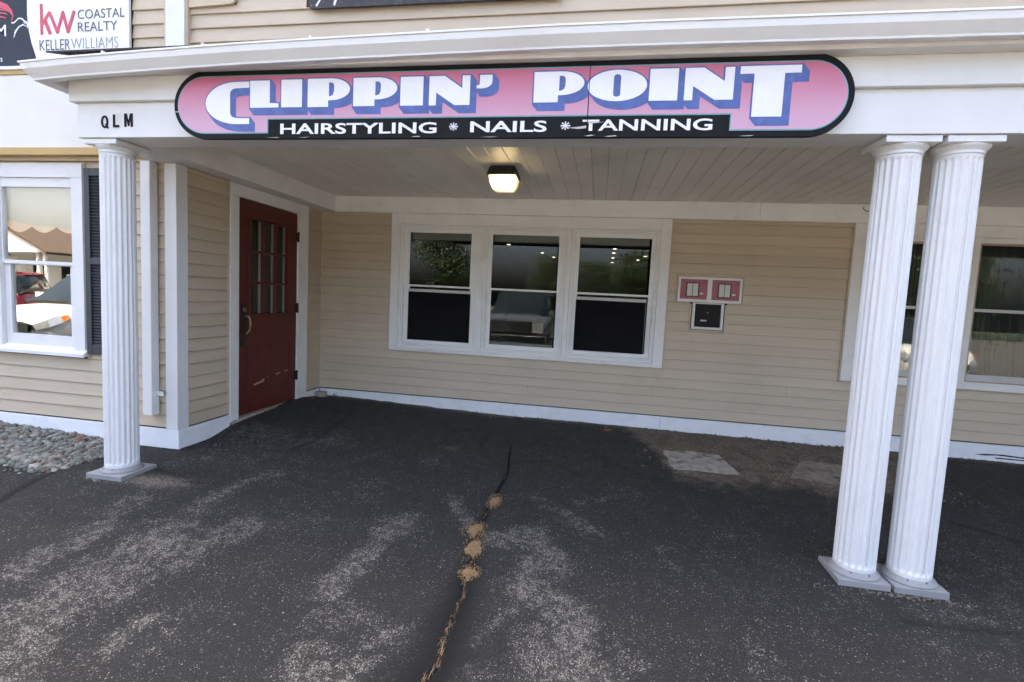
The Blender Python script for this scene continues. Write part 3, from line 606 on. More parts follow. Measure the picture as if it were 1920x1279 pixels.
# right-hand window pair
rc = MB().box(RX0, 5.915, -0.034, 0, WZ0, ZB - .001).box(7.85, RX1, -0.034, 0, WZ0, ZB - .001).box(5.915, 7.85, -0.034, 0, 2.385, ZB - .001).box(5.915, 7.85, -0.05, 0, WZ0, 0.955).build('window_casing', WHITE2, back, 0.003)
for a, b_ in ((5.9155, 6.83), (6.8895, 7.8495)):
    fr = MB(); sash_frame(fr, a, b_, 0.9555, 2.3845, 0.05, 0.05, 0.02, -0.022, 0.06); w = fr.build('window', WHITE2, B, 0.002)
    g0, g1 = a + .05, b_ - .05
    fr = MB(); sash_frame(fr, g0 + .0005, g1 - .0005, 0.976, 2.334, 0.018, 0.02, 0.012, -0.012, 0.03); fr.build('storm_frame', TAN_METAL, w, 0.002)
    box('meeting_rail', GREY_METAL, w, g0 + .019, g1 - .019, -0.004, 0.02, 1.672, 1.702); box('bottom_rail', GREY_METAL, w, g0 + .019, g1 - .019, 0.004, 0.02, 0.988, 1.052)
    box('pane', GLASS, w, g0 + .018, g1 - .018, 0.0, 0.003, 1.7025, 2.315); box('pane', GLASS, w, g0 + .018, g1 - .018, 0.01, 0.013, 1.0525, 1.6715)
    m = MB(); n = 60; xs = np.linspace(g0 - .03, g1 + .03, n); ys = 0.22 + 0.035 * np.sin(np.arange(n) * 0.95) + 0.012 * np.sin(np.arange(n) * 2.3)
    m.add([(x, y, 0.7) for x, y in zip(xs, ys)] + [(x, y * .97 + .006, 2.33) for x, y in zip(xs, ys)] + [(x, y + .004, 0.7) for x, y in zip(xs, ys)] + [(x, y * .97 + .01, 2.33) for x, y in zip(xs, ys)],
          [(i, i + 1, n + i + 1, n + i) for i in range(n - 1)] + [(2 * n + i + 1, 2 * n + i, 3 * n + i, 3 * n + i + 1) for i in range(n - 1)], True); m.build('curtain', DRAPE, w)
MB().box(6.8305, 6.889, -0.03, 0.02, 0.9555, 2.3845).build('mullion', WHITE2, back, 0.003)

# left facade window
fr = MB()
fr.box(FX1 - .108, FX1, YF - .045, YF, FZ0, 2.375).box(FX0, FX0 + .118, YF - .045, YF, FZ0, 2.375).box(FX0, FX1, YF - .046, YF, 2.375, FZ1)
w = fr.build('window', WHITE, B, 0.003)
fr = MB(); sash_frame(fr, FX0 + .1185, FX1 - .1085, 1.664, 2.3745, 0.016, 0.075, 0.03, YF - .03, YF + .01); fr.build('upper_sash', WHITE, w, 0.003)
fr = MB(); sash_frame(fr, FX0 + .1185, FX1 - .1085, 0.98, 1.664, 0.06, 0.004, 0.094, YF - .012, YF + .03); fr.build('lower_sash', WHITE, w, 0.003)
box('pane', GLASS_L, w, FX0 + .13, FX1 - .12, YF - .012, YF - .009, 1.69, 2.302); box('pane', GLASS_L, w, FX0 + .175, FX1 - .165, YF + .006, YF + .009, 1.07, 1.662)
MB().prism([(0.0, 0.935), (-0.075, 0.915), (-0.075, 0.945), (-0.03, 0.978), (0.0, 0.985)], lambda t, p, q: (t, YF + p, q), FX0 - .04, FX1 + .018).build('window_sill', WHITE, w, 0.003)
n = 48; xs = np.linspace(FX0 + .1, FX1 - .1, n)
hem = 1.985 - 0.05 * np.abs(np.sin(np.linspace(0, math.pi * 3, n)))
m = MB(); m.add([(x, YF + .03, z) for x, z in zip(xs, hem)] + [(x, YF + .03, 2.36) for x in xs] + [(x, YF + .034, z) for x, z in zip(xs, hem)] + [(x, YF + .034, 2.36) for x in xs],
                [(i, i + 1, n + i + 1, n + i) for i in range(n - 1)] + [(2 * n + i + 1, 2 * n + i, 3 * n + i, 3 * n + i + 1) for i in range(n - 1)]); m.build('scalloped_shade', SHADE, w)

def shutter(x0, x1):
    y0, y1 = YF - .048, YF - .018; z0, z1 = FZ0, 2.451
    m = MB(); m.box(x0, x0 + .05, y0, y1, z0, z1).box(x1 - .05, x1, y0, y1, z0, z1).box(x0 + .05, x1 - .05, y0, y1, z0, z0 + .075).box(x0 + .05, x1 - .05, y0, y1, z1 - .06, z1).box(x0 + .05, x1 - .05, y0, y1, 1.685, 1.735)
    m.box(x0 + .05, x1 - .05, y1 - .008, y1 - .002, z0 + .075, z1 - .06)
    s = m.build('shutter', SHUT, B, 0.003)
    base = None
    for a, b_ in ((z0 + .075, 1.685), (1.735, z1 - .06)):
        nl = int((b_ - a) / 0.0245)
        for k in range(nl):
            z = a + (b_ - a) * (k + .5) / nl
            if base is None:
                base = MB().prism([(-.026, -.010), (-.022, -.011), (.0, .010), (-.004, .011)], lambda t, p, q: (t, y1 + p, z + q), x0 + .05, x1 - .05).build('louver', SHUT, s)
                zb = z
            else:
                c = base.copy(); COL.objects.link(c); c.parent = s; c.location = base.location + Vector((0, 0, z - zb)); WL[c.name] = WL[base.name]
    return s
shutter(FX1 + .022, FX1 + .022 + .36); shutter(FX0 - .05 - .36, FX0 - .05)

# porch: side beam, front beam, ceiling, gutter, small roof
XE = 10.3
sb = box('side_beam', WHITE2, B, -0.150, 0.198, -2.528, 0.0, ZB + .002, ZC + .02, 0.004)
fb = box('front_beam', WHITE, B, -0.150, XE, -2.75, -2.53, ZB, 2.72, 0.004)
box('beam_bead', WHITE2, fb, 0.199, XE, -2.5295, -2.505, ZB + .012, ZB + .05, 0.004)
box('frieze_upper', WHITE, fb, -0.178, XE, -2.782, -2.50, 2.7205, 2.868, 0.004)
box('frieze_return', WHITE, fb, -0.177, 0.0, -2.4995, YF, 2.7205, 2.868, 0.003)
soffit = box('soffit', WHITE2, B, -0.20, XE, -2.86, YF - .001, 2.8685, 2.884)
fascia = MB().box(-0.20, XE, -2.862, -2.842, 2.8845, 2.965).box(-0.20, -0.18, -2.842, YF - .002, 2.8845, 2.965).build('fascia', WHITE2, B)
ceil_back = box('porch_ceiling', DARK, B, 0.0, 10.0, -2.53, 0.0, ZC + .018, ZC + .09)
bw = 0.1308; x = 0.199; nb = 0; first = None
while x < 9.9:
    if first is None:
        first = MB().prism([(0.0008, 0.0045), (0.0055, 0.0), (bw - .0055, 0.0), (bw - .0008, 0.0045), (bw - .0008, 0.017), (0.0008, 0.017)], lambda t, p, q: (x + p, t, ZC + q), -2.529, -0.0505).build('ceiling_board', CEIL, ceil_back)
        fx = x
    else:
        c = first.copy(); COL.objects.link(c); c.parent = ceil_back; c.location = first.location + Vector((x - fx, 0, random.uniform(-.0006, .0006))); WL[c.name] = WL[first.name]
    x += bw
# gutter: moulded profile, mitred round the left corner; it hangs a little lower towards that end
def rim_z(xx): return float(np.interp(xx, [-0.42, 0.4, 1.3, 2.2, 3.2, 5.2, XE], [2.893, 2.926, 2.955, 2.970, 2.984, 2.974, 2.972]))
GP = [(0.0, 0.0), (0.0, -0.088), (0.055, -0.098), (0.062, -0.098), (0.064, -0.088), (0.082, -0.066), (0.100, -0.044), (0.104, -0.022), (0.104, -0.010), (0.112, -0.010), (0.112, 0.0), (0.106, 0.0), (0.098, -0.02), (0.09, -0.045), (0.05, -0.09), (0.004, -0.082), (0.004, 0.0)]
gx = [-0.205] + list(np.linspace(0.0, XE, 18)); m = MB(); n = len(GP); vs_, fs = [], []
stn = [('r', YF - .03)] + [('c', None)] + [('f', q) for q in gx[1:]]
for kind, t in stn:
    for p, q in GP:
        if kind == 'r': vs_.append((-0.202 - p, t, rim_z(-0.42) + q))
        elif kind == 'c': vs_.append((-0.202 - p, -2.864 - p, rim_z(-0.42) + q))
        else: vs_.append((t, -2.864 - p, rim_z(t) + q))
for j in range(len(stn) - 1): fs += [(j * n + i, (j + 1) * n + i, (j + 1) * n + (i + 1) % n, j * n + (i + 1) % n) for i in range(n)]
m.add(vs_, fs); gut = m.build('gutter', ALU_WHITE, B)
m = MB(); nn = 9; outer = GP[1:11]
vs_ = []
for tx in (-0.012, 0.012):
    for p, q in outer: vs_.append((-0.202 - p + 0.055 + tx * .4 + (0.112 - p) * .0, -2.864 - p - .0025, rim_z(-0.35) + q - .002))
m.add(vs_, [(i, i + 1, 10 + i + 1, 10 + i) for i in range(9)]); m.build('mitre_strip', ALU_WHITE, gut)
for xx in (0.30, 0.98, 1.66, 2.34): MB().box(xx - .007, xx + .007, -2.972, -2.862, rim_z(xx) - .002, rim_z(xx) + .014).build('gutter_hanger', ALU_WHITE, gut)
MB().add([(-0.21, -2.890, 2.978), (XE, -2.890, 2.990), (XE, YF - .02, 3.25), (-0.21, YF - .02, 3.235), (-0.21, -2.890, 2.988), (XE, -2.890, 3.006), (XE, YF - .02, 3.268), (-0.21, YF - .02, 3.253)],
         [(3, 2, 1, 0), (4, 5, 6, 7), (0, 1, 5, 4), (1, 2, 6, 5), (2, 3, 7, 6), (3, 0, 4, 7)]).build('porch_roof', SHINGLE, B)

# columns
def column(cx, cy, zb, plinth, label):
    zb = gz(cx, cy - .12) + .002
    prof_n, fl = 20, 6
    ztop = ZB - 0.083; zbot = zb + 0.066
    vs_, fs = [], []; n = prof_n * fl
    rows = [(zbot, .985, 0), (zbot + .018, 1, 0), (zbot + .04, 1, 1), (zbot + .7, 1, 1), ((zbot + ztop) / 2, .997, 1), (ztop - .6, .985, 1), (ztop - .03, .975, 1), (ztop - .012, .975, 0), (ztop, .975, 0)]
    for z, s, flt in rows:
        for k in range(n):
            ph = (k % fl) / fl; a = 2 * math.pi * k / n
            dep = 0.0090 * math.sin(math.pi * min(max((ph - .12) / .76, 0), 1)) ** 0.8 if flt else 0.0
            r = (0.1035 - dep) * s; vs_.append((cx + r * math.cos(a), cy + r * math.sin(a), z))
    for j in range(len(rows) - 1): fs += [(j * n + k, j * n + (k + 1) % n, (j + 1) * n + (k + 1) % n, (j + 1) * n + k) for k in range(n)]
    col = MB().add(vs_, fs).build('column', COLPAINT, B)
    col['label'] = label
    h = plinth / 2
    p = MB().box(cx - h, cx + h, cy - .1275 - (h - .1275), cy + h, zb - .03, zb + .034).build('plinth', PLINTH, col, 0.004)
    MB().lathe([(0.1275, zb + .034), (0.128, zb + .040), (0.122, zb + .047), (0.112, zb + .056), (0.107, zb + .066), (0.09, zb + .0665)], cx, cy, 48).build('base_ring', PLINTH, col)
    MB().lathe([(0.100, ztop), (0.106, ztop + .002), (0.106, ztop + .010), (0.103, ztop + .013), (0.106, ztop + .02), (0.116, ztop + .03), (0.124, ztop + .040), (0.125, ztop + .047)], cx, cy, 48).build('capital_ring', WHITE, col)
    box('abacus', WHITE, col, cx - .1275, cx + .1275, cy - .1275, cy + .1275, ztop + .0472, ZB - .003, 0.003)
    for a in (-2.1, -1.3):
        MB().tube([(cx + .105 * math.cos(a), cy + .105 * math.sin(a), zb + .06), (cx + .113 * math.cos(a), cy + .113 * math.sin(a), zb + .061)], 0.0035, 8).build('screw', BRONZE, col)
    for dz in (0.0,):
        a = -1.45; MB().add([(cx + .1045 * math.cos(a + e), cy + .1045 * math.sin(a + e), z) for z in (zbot + .04, ztop - .04) for e in (-.008, .008)], [(0, 1, 3, 2)]).build('seam', PLINTH, col)
    return col
column(0.0054, -2.611, 0.150, 0.290, 'white fluted porch column beside the gravel bed')
column(4.8455, -2.611, 0.100, 0.262, 'white fluted porch column, left one of the close pair')
column(5.1257, -2.611, 0.100, 0.262, 'white fluted porch column, right one of the close pair')

# rooms behind the glass
def room(name, x0, x1, y0, y1, z0, z1):
    m = MB(); m.add([(x0, y0, z0), (x1, y0, z0), (x1, y1, z0), (x0, y1, z0), (x0, y0, z1), (x1, y0, z1), (x1, y1, z1), (x0, y1, z1)], [(0, 1, 2, 3), (7, 6, 5, 4), (1, 5, 6, 2), (2, 6, 7, 3), (3, 7, 4, 0)])
    o = m.build(name, ROOMW, None); tag(o, kind='structure'); return o
r1 = room('salon_room', 0.2, 9.8, 0.15, 11.8, 0.3, 2.85)
GLOW = surf('warm_downlight', (0.8, 0.8, 0.8), 0.5, emit=(1.0, 0.86, 0.62), emit_s=0.7)
for x, y in ((1.15, 6.2), (1.75, 8.0), (1.95, 9.2), (3.62, 6.4), (3.62, 7.4), (3.64, 8.8), (3.66, 10.4), (4.55, 7.0), (4.45, 8.0), (4.35, 9.2)):
    MB().lathe([(0.042, 2.842), (0.042, 2.848)], x, y, 20).build('downlight', GLOW, r1)
room('office_room', -5.0, -0.15, YF + .15, 3.0, 0.3, 2.85)

# tar and dirt smears on the base boards
TAR = surf('tar_smear', (0.02, 0.02, 0.021), 0.8, 0.2, 40)
for pts in ([(0.20, .300), (0.215, .315), (0.23, .322), (0.225, .305), (0.21, .292)], [(0.235, .318), (0.255, .335), (0.25, .32)], [(0.44, .345), (0.452, .35), (0.448, .342)], [(1.02, .336), (1.03, .341), (1.026, .333)], [(7.1, .262), (7.2, .275), (7.35, .282), (7.5, .272), (7.6, .28), (7.6, .255), (7.45, .262), (7.3, .268), (7.2, .258)], [(7.28, .248), (7.5, .246), (7.7, .252), (7.7, .235), (7.3, .235)]):
    flat_mesh('tar_smear', [pts], 0.0012, TAR, back, -0.0290)
# ------------------------------------------------------------------ the pink sign
SY = -2.812                       # front of the sign board
kf = (5.6557 + SY) / (5.6557 - 2.75)
def sx(x): return CAM.x + (x - CAM.x) * kf
def sz(z): return CAM.z + (z - CAM.z) * kf
def sp(pts): return [(sx(a), sz(b_)) for a, b_ in pts]
S = thing('shop_sign', 'long pink pill-shaped shop sign with white block letters on the porch beam', 'sign', (sx(2.56), SY + .03, sz(2.487)))
def capsule(x0, x1, z0, z1, n=24):
    r = (z1 - z0) / 2; zc = (z0 + z1) / 2
    return ell(x0 + r * 1.1, zc, r * 1.1, r, 90, 270, n) + ell(x1 - r, zc, r, r, -90, 90, n)
flat_mesh('sign_board', [sp(capsule(0.586, 4.545, 2.489, 2.903))], 0.026, BLACK, S, SY)
def notch(e):
    # pink field with the black strip cut out of its lower edge
    r0 = capsule(0.586 + .026 + e, 4.545 - .030 - e, 2.489 + .030 + e, 2.903 - .034 - e)
    half = len(r0) // 2; z = 2.489 + .030 + e
    return r0[:half] + [(1.25 - e, z), (1.25 - e, 2.602 + e), (3.952 + e, 2.602 + e), (3.952 + e, z)] + r0[half:]
flat_mesh('teal_outline', [sp(notch(0.0))], 0.0015, TEAL, S, SY - .0016)
flat_mesh('pink_field', [sp(notch(0.006))], 0.0015, PINK, S, SY - .0032)
def L_(k):
    if k == 'L': return [[(0, 1), (.69, 1), (.69, .17), (1, .15), (1, 0), (0, 0)]]
    if k == 'I': return [[(0, 1), (1, 1), (1, 0), (0, 0)]]
    if k == 'P': return [[(0, 1), (.55, 1)] + ell(.55, .615, .45, .385, 90, -90, 18)[1:] + [(.49, .23), (.49, 0), (0, 0)],
                         [(.505, .86), (.58, .855), (.62, .80), (.63, .72), (.625, .52), (.60, .42), (.55, .375), (.505, .37)][::-1]]
    if k == 'N': return [[(0, 0), (0, 1), (.38, 1), (.81, .57), (.81, 1), (1, 1), (1, 0), (.63, 0), (.175, .44), (.175, 0)]]
    if k == 'O': return [ell(.5, .5, .5, .5, 0, 352, 44), (ell(.5, .78, .06, .08, 180, 0, 8) + ell(.5, .22, .06, .08, 0, -180, 8))]
    if k == 'T': return [[(0, 1), (1, 1), (1, .85), (.735, .85), (.735, 0), (.235, 0), (.235, .85), (0, .85)]]
    if k == 'C': return [[(1, 1), (.75, 1)] + ell(.72, .5, .72, .5, 90, 270, 26)[1:] + [(1, 0), (1, .14), (.70, .145)] + ell(.70, .27, .135, .12, 270, 180, 5) + ell(.70, .73, .135, .12, 180, 90, 5) + [(1, .855)]]
    if k == "'": return [[(.2, 1), (1, 1), (1, .52)] + ell(.3, .5, .7, .48, 0, -110, 8)[1:] + [(0, .03), (0, .24), (.14, .27), (.2, .36)]]
LET = [('C', .817, 1.122, 2.575, 2.829), ('L', 1.128, 1.322, 2.672, 2.833), ('I', 1.340, 1.478, 2.672, 2.835), ('P', 1.516, 1.790, 2.671, 2.836), ('P', 1.812, 2.088, 2.672, 2.835), ('I', 2.108, 2.248, 2.671, 2.834), ('N', 2.284, 2.528, 2.670, 2.834),
       ("'", 2.566, 2.657, 2.758, 2.834), ('P', 2.897, 3.176, 2.677, 2.842), ('O', 3.195, 3.513, 2.678, 2.843), ('I', 3.526, 3.674, 2.677, 2.843), ('N', 3.708, 3.957, 2.677, 2.843), ('T', 3.985, 4.282, 2.588, 2.845)]
for k, x0, x1, z0, z1 in LET:
    spl = [[(sx(x0 + a * (x1 - x0)), sz(z0 + b_ * (z1 - z0))) for a, b_ in s] for s in L_(k)]
    o = flat_mesh('letter', spl, 0.0015, LETTER, S, SY - .0065)
    # painted drop shade: the outline swept down to the right
    mm = MB(); ns = 12
    cu = bpy.data.curves.new('s', 'CURVE'); cu.dimensions = '2D'; cu.fill_mode = 'BOTH'; cu.offset = 0.0085
    s_ = cu.splines.new('POLY'); s_.points.add(len(spl[0]) - 1); s_.use_cyclic_u = True
    for p, c in zip(s_.points, spl[0]): p.co = (c[0], c[1], 0, 1)
    me = curve_mesh(cu); pv = [tuple(v.co) for v in me.vertices]; pf = [tuple(p.vertices) for p in me.polygons]; bpy.data.meshes.remove(me)
    for i in range(ns + 1):
        t = i / ns
        mm.add([(a + .030 * t, SY - .0034 - .00012 * i, b_ - .036 * t) for a, b_, c in pv], pf)
    sh = mm.build('letter_shade', BLUE, o)
text('lettering', 'HAIRSTYLING', (sx(1.333), sx(2.335), sz(2.514), sz(2.577)), LETTER, S, SY - .003, 0.018)
text('lettering', 'NAILS', (sx(2.537), sx(2.980), sz(2.518), sz(2.580)), LETTER, S, SY - .003, 0.018)
text('lettering', 'TANNING', (sx(3.178), sx(3.866), sz(2.522), sz(2.583)), LETTER, S, SY - .003, 0.018)
for xc in (2.437, 3.084):
    sps = []
    m = MB()
    for j in range(4):
        a = math.radians(45 * j); dx, dz = math.cos(a) * .026, math.sin(a) * .022
        rb = ribbon([(sx(xc) - dx, sz(2.551) - dz), (sx(xc), sz(2.551)), (sx(xc) + dx, sz(2.551) + dz)], [.008, .003, .008])
        m.add([(p, SY - .0022 - .0002 * j, q) for p, q in rb], [(0, 5, 4, 1), (1, 4, 3, 2)])
    m.build('asterisk', LETTER, S)
MB().box(sx(3.202), sx(3.2055), SY - .0068, SY - .0005, sz(2.49), sz(2.902)).build('panel_seam', BLACK, S)
PEEL = surf('bare_sign_substrate', (0.50, 0.47, 0.44), 0.8, 0.2, 60)
for pts in ([(3.10, 2.540), (3.16, 2.546), (3.20, 2.552), (3.20, 2.537), (3.15, 2.534)], [(3.207, 2.572), (3.26, 2.568), (3.30, 2.569), (3.25, 2.562), (3.207, 2.563)], [(3.19, 2.494), (3.23, 2.500), (3.25, 2.497), (3.22, 2.492)], [(3.30, 2.493), (3.36, 2.499), (3.37, 2.494), (3.33, 2.491)], [(1.23, 2.493), (1.31, 2.497), (1.33, 2.493)], [(1.45, 2.494), (1.53, 2.498), (1.50, 2.493)], [(2.18, 2.495), (2.22, 2.501), (2.24, 2.495)], [(4.0, 2.492), (4.08, 2.497), (4.06, 2.491)], [(0.586, 2.655), (0.625, 2.657), (0.624, 2.652), (0.588, 2.650)], [(2.6, 2.4925), (2.7, 2.4955), (2.66, 2.491)]):
    flat_mesh('peeled_spot', [sp(pts)], 0.001, PEEL, S, SY - .0075 if pts[0][0] < 1 or 3.15 < pts[0][0] < 3.21 else SY - .0012)

# number letters on the beam
for ch, x0, x1, z0, z1 in (('Q', .036, .092, 2.558, 2.640), ('L', .128, .176, 2.562, 2.644), ('M', .214, .278, 2.566, 2.650)):
    shp = {'Q': [ell(.5, .5, .5, .5, 0, 345, 22), ell(.5, .5, .24, .33, 345, 0, 22)], 'L': [[(0, 0), (1, 0), (1, .2), (.36, .2), (.36, 1), (0, 1)]],
           'M': [[(0, 0), (.25, 0), (.25, .62), (.43, .05), (.57, .05), (.75, .62), (.75, 0), (1, 0), (1, 1), (.7, 1), (.5, .42), (.3, 1), (0, 1)]]}[ch]
    t = flat_mesh('wall_letter', [[(x0 + a * (x1 - x0), z0 + b_ * (z1 - z0)) for a, b_ in q] for q in shp], 0.003, BLACK, None, -2.7535)
    tag(t, {'Q': 'black letter Q stuck on the white beam above the left column', 'L': 'black letter L on a pale square, middle of three on the beam', 'M': 'black letter M nearest the pink sign on the white beam'}[ch], 'letter')
    if ch == 'Q': flat_mesh('letter_tail', [[(.066, 2.585), (.078, 2.588), (.096, 2.560), (.084, 2.554)]], 0.002, BLACK, t, -2.7535 - .0006)
    if ch == 'L': box('adhesive_square', surf('pale_sticker', (0.66, 0.66, 0.62), 0.5), t, x0 - .004, x1 + .012, -2.7515, -2.7502, 2.555, 2.652)

# ------------------------------------------------------------------ realty sign (upper left)
RY = YF - 0.045
R = thing('realty_sign', 'white and slate realty sign with a red kw logo on the upper wall', 'sign', (-1.8, RY + .02, 3.243))
flat_mesh('sign_panel', [[(-3.3, 3.243), (-0.372, 3.243), (-0.372, 4.55), (-3.3, 4.55)]], 0.02, SIGNWHITE, R, RY)
arc = [(-1.225, 3.246), (-1.25, 3.337), (-1.285, 3.43), (-1.31, 3.537), (-1.32, 3.65), (-1.316, 3.784), (-1.29, 3.95), (-1.2, 4.25), (-1.1, 4.548)]
flat_mesh('dark_panel', [[(-3.298, 3.246)] + arc + [(-3.298, 4.548)]], 0.0012, SLATE, R, RY - .0013)
def stroke(name, pts, w, mat, k=0): flat_mesh(name, [ribbon(pts, w)], 0.001, mat, R, RY - .0026 - .0004 * k)
stroke('logo_letter', [(-1.180, 3.487), (-1.180, 3.722)], .026, RED); [stroke('logo_letter', q, .025, RED, 1 + j) for j, q in enumerate(([(-1.176, 3.566), (-1.100, 3.658)], [(-1.102, 3.655), (-1.028, 3.494)], [(-1.034, 3.494), (-0.972, 3.657)], [(-0.978, 3.657), (-0.928, 3.494)], [(-0.934, 3.494), (-0.868, 3.657)]))]; stroke('logo_letter', [(-1.150, 3.600), (-1.098, 3.490)], .030, RED, 2)
text('lettering', 'COASTAL', (-0.838, -0.408, 3.592, 3.662), GREYTXT, R, RY - .0026, 0.0, .001)
text('lettering', 'REALTY', (-0.838, -0.475, 3.498, 3.568), GREYTXT, R, RY - .0026, 0.0, .001)
text('lettering', 'KELLER', (-1.205, -0.915, 3.367, 3.447), GREYTXT, R, RY - .0026, -0.004, .001)
text('lettering', 'WILLIAMS', (-0.905, -0.470, 3.369, 3.450), GREYTXT2, R, RY - .0026, -0.012, .001)
text('lettering', 'M', (-1.622, -1.527, 3.489, 3.577), SIGNWHITE, R, RY - .0026, 0.01, .001); text('lettering', 'rs', (-1.615, -1.572, 3.292, 3.322), SIGNWHITE, R, RY - .0026, 0, .001)
stroke('eagle_wing', [(-1.85, 3.74), (-1.70, 3.755), (-1.60, 3.742), (-1.52, 3.715), (-1.475, 3.68), (-1.455, 3.645), (-1.468, 3.61), (-1.472, 3.592)], [.02, .045, .05, .045, .03, .012, .008, .006], RED)
for j, (z, x) in enumerate(((3.700, -1.50), (3.675, -1.505), (3.645, -1.515))): stroke('eagle_feather', [(-1.75, z + .004), (-1.6, z), (x - .02, z - .012), (x, z - .022)], [.012, .012, .010, .004], RED, 1 + j)
stroke('eagle_head', [(-1.470, 3.588), (-1.445, 3.590), (-1.40, 3.622), (-1.37, 3.618), (-1.345, 3.598), (-1.322, 3.588), (-1.314, 3.560), (-1.320, 3.540)], [.012, .010, .009, .012, .012, .014, .010, .003], SIGNWHITE)
stroke('eagle_throat', [(-1.322, 3.556), (-1.36, 3.572), (-1.40, 3.555), (-1.435, 3.52), (-1.452, 3.475)], [.004, .010, .010, .016, .004], SIGNWHITE, 1); stroke('eagle_beak', [(-1.352, 3.588), (-1.33, 3.578)], .006, SIGNWHITE, 2)
MB().tube([(-1.565, RY - .004, 3.252), (-1.565, RY + .001, 3.252)], .006, 10).build('screw', CHROME, R)
# dark upper sign
D = thing('charcoal_sign', 'charcoal sign board with white script strokes cut off by the photo top', 'sign', (2.05, YF - .05, 3.577))
flat_mesh('sign_board', [[(1.165, 3.582)] + [(2.94, 3.578)] + ell(2.94, 3.603, .025, .025, -90, 0, 6) + [(2.965, 4.4), (1.138, 4.4), (1.138, 3.61)] + ell(1.163, 3.607, .025, .025, 180, 270, 6)], 0.016, DARKSIGN, D, YF - .05)
for pts, wd in (([(1.199, 3.596), (1.222, 3.63), (1.25, 3.668), (1.30, 3.76)], [.012, .012, .013, .016]), ([(1.338, 3.597), (1.350, 3.632), (1.372, 3.664), (1.42, 3.76)], [.016, .018, .014, .014]), ([(1.35, 3.64), (1.385, 3.658), (1.425, 3.66), (1.5, 3.72)], [.008, .010, .012, .012]), ([(1.9, 3.72), (2.3, 3.74), (2.7, 3.80)], [.02, .03, .02])):
    flat_mesh('script_stroke', [ribbon(pts, wd)], 0.001, LETTER, D, YF - .0512)
for x in (1.165, 2.0, 2.94): MB().tube([(x, YF - .053, 3.60), (x, YF - .049, 3.60)], .004, 8).build('screw', CHROME, D)

# ------------------------------------------------------------------ ceiling lamp
T = thing('ceiling_lamp', 'lit black and glass lamp on the porch ceiling', 'lamp', (2.466, -1.40, ZC))
def frustum(m, x0, x1, y0, y1, z0, X0, X1, Y0, Y1, z1):
    return m.add([(x0, y0, z0), (x1, y0, z0), (x1, y1, z0), (x0, y1, z0), (X0, Y0, z1), (X1, Y0, z1), (X1, Y1, z1), (X0, Y1, z1)], [(3, 2, 1, 0), (4, 5, 6, 7), (0, 1, 5, 4), (1, 2, 6, 5), (2, 3, 7, 6), (3, 0, 4, 7)])
frustum(MB(), 2.338, 2.594, -1.46, -1.20, 2.600, 2.364, 2.568, -1.43, -1.23, ZC + .001).build('housing', LAMPBLACK, T, 0.006)
def lens_mat():
    m, nt, N, L, b = new_mat('lit_prismatic_glass')
    g = N.new('ShaderNodeNewGeometry'); sp_ = N.new('ShaderNodeSeparateXYZ'); L.new(g.outputs['Position'], sp_.inputs[0])
    v = N.new('ShaderNodeVectorMath'); v.operation = 'DISTANCE'; L.new(g.outputs['Position'], v.inputs[0]); v.inputs[1].default_value = (2.50, -1.44, 2.545)
    mr = N.new('ShaderNodeMapRange'); mr.inputs['From Min'].default_value = 0.02; mr.inputs['From Max'].default_value = 0.16; mr.inputs['To Min'].default_value = 1.8; mr.inputs['To Max'].default_value = 0.10
    L.new(v.outputs['Value'], mr.inputs['Value'])
    w = N.new('ShaderNodeTexWave'); w.inputs['Scale'].default_value = 26; w.bands_direction = 'Z'; L.new(g.outputs['Position'], w.inputs['Vector'])
    m2 = N.new('ShaderNodeMapRange'); m2.inputs['To Min'].default_value = 0.7; m2.inputs['To Max'].default_value = 1.1; L.new(w.outputs['Fac'], m2.inputs['Value'])
    mu = N.new('ShaderNodeMath'); mu.operation = 'MULTIPLY'; L.new(mr.outputs[0], mu.inputs[0]); L.new(m2.outputs[0], mu.inputs[1])
    b.inputs['Base Color'].default_value = (0.7, 0.62, 0.42, 1); b.inputs['Roughness'].default_value = 0.15
    b.inputs['Emission Color'].default_value = (1.0, 0.74, 0.34, 1); L.new(mu.outputs[0], b.inputs['Emission Strength'])
    return m
m = MB(); frustum(m, 2.385, 2.545, -1.405, -1.25, 2.492, 2.365, 2.568, -1.435, -1.225, 2.535); frustum(m, 2.365, 2.568, -1.435, -1.225, 2.5351, 2.352, 2.582, -1.447, -1.212, 2.5995); m.build('lens', lens_mat(), T, 0.006)

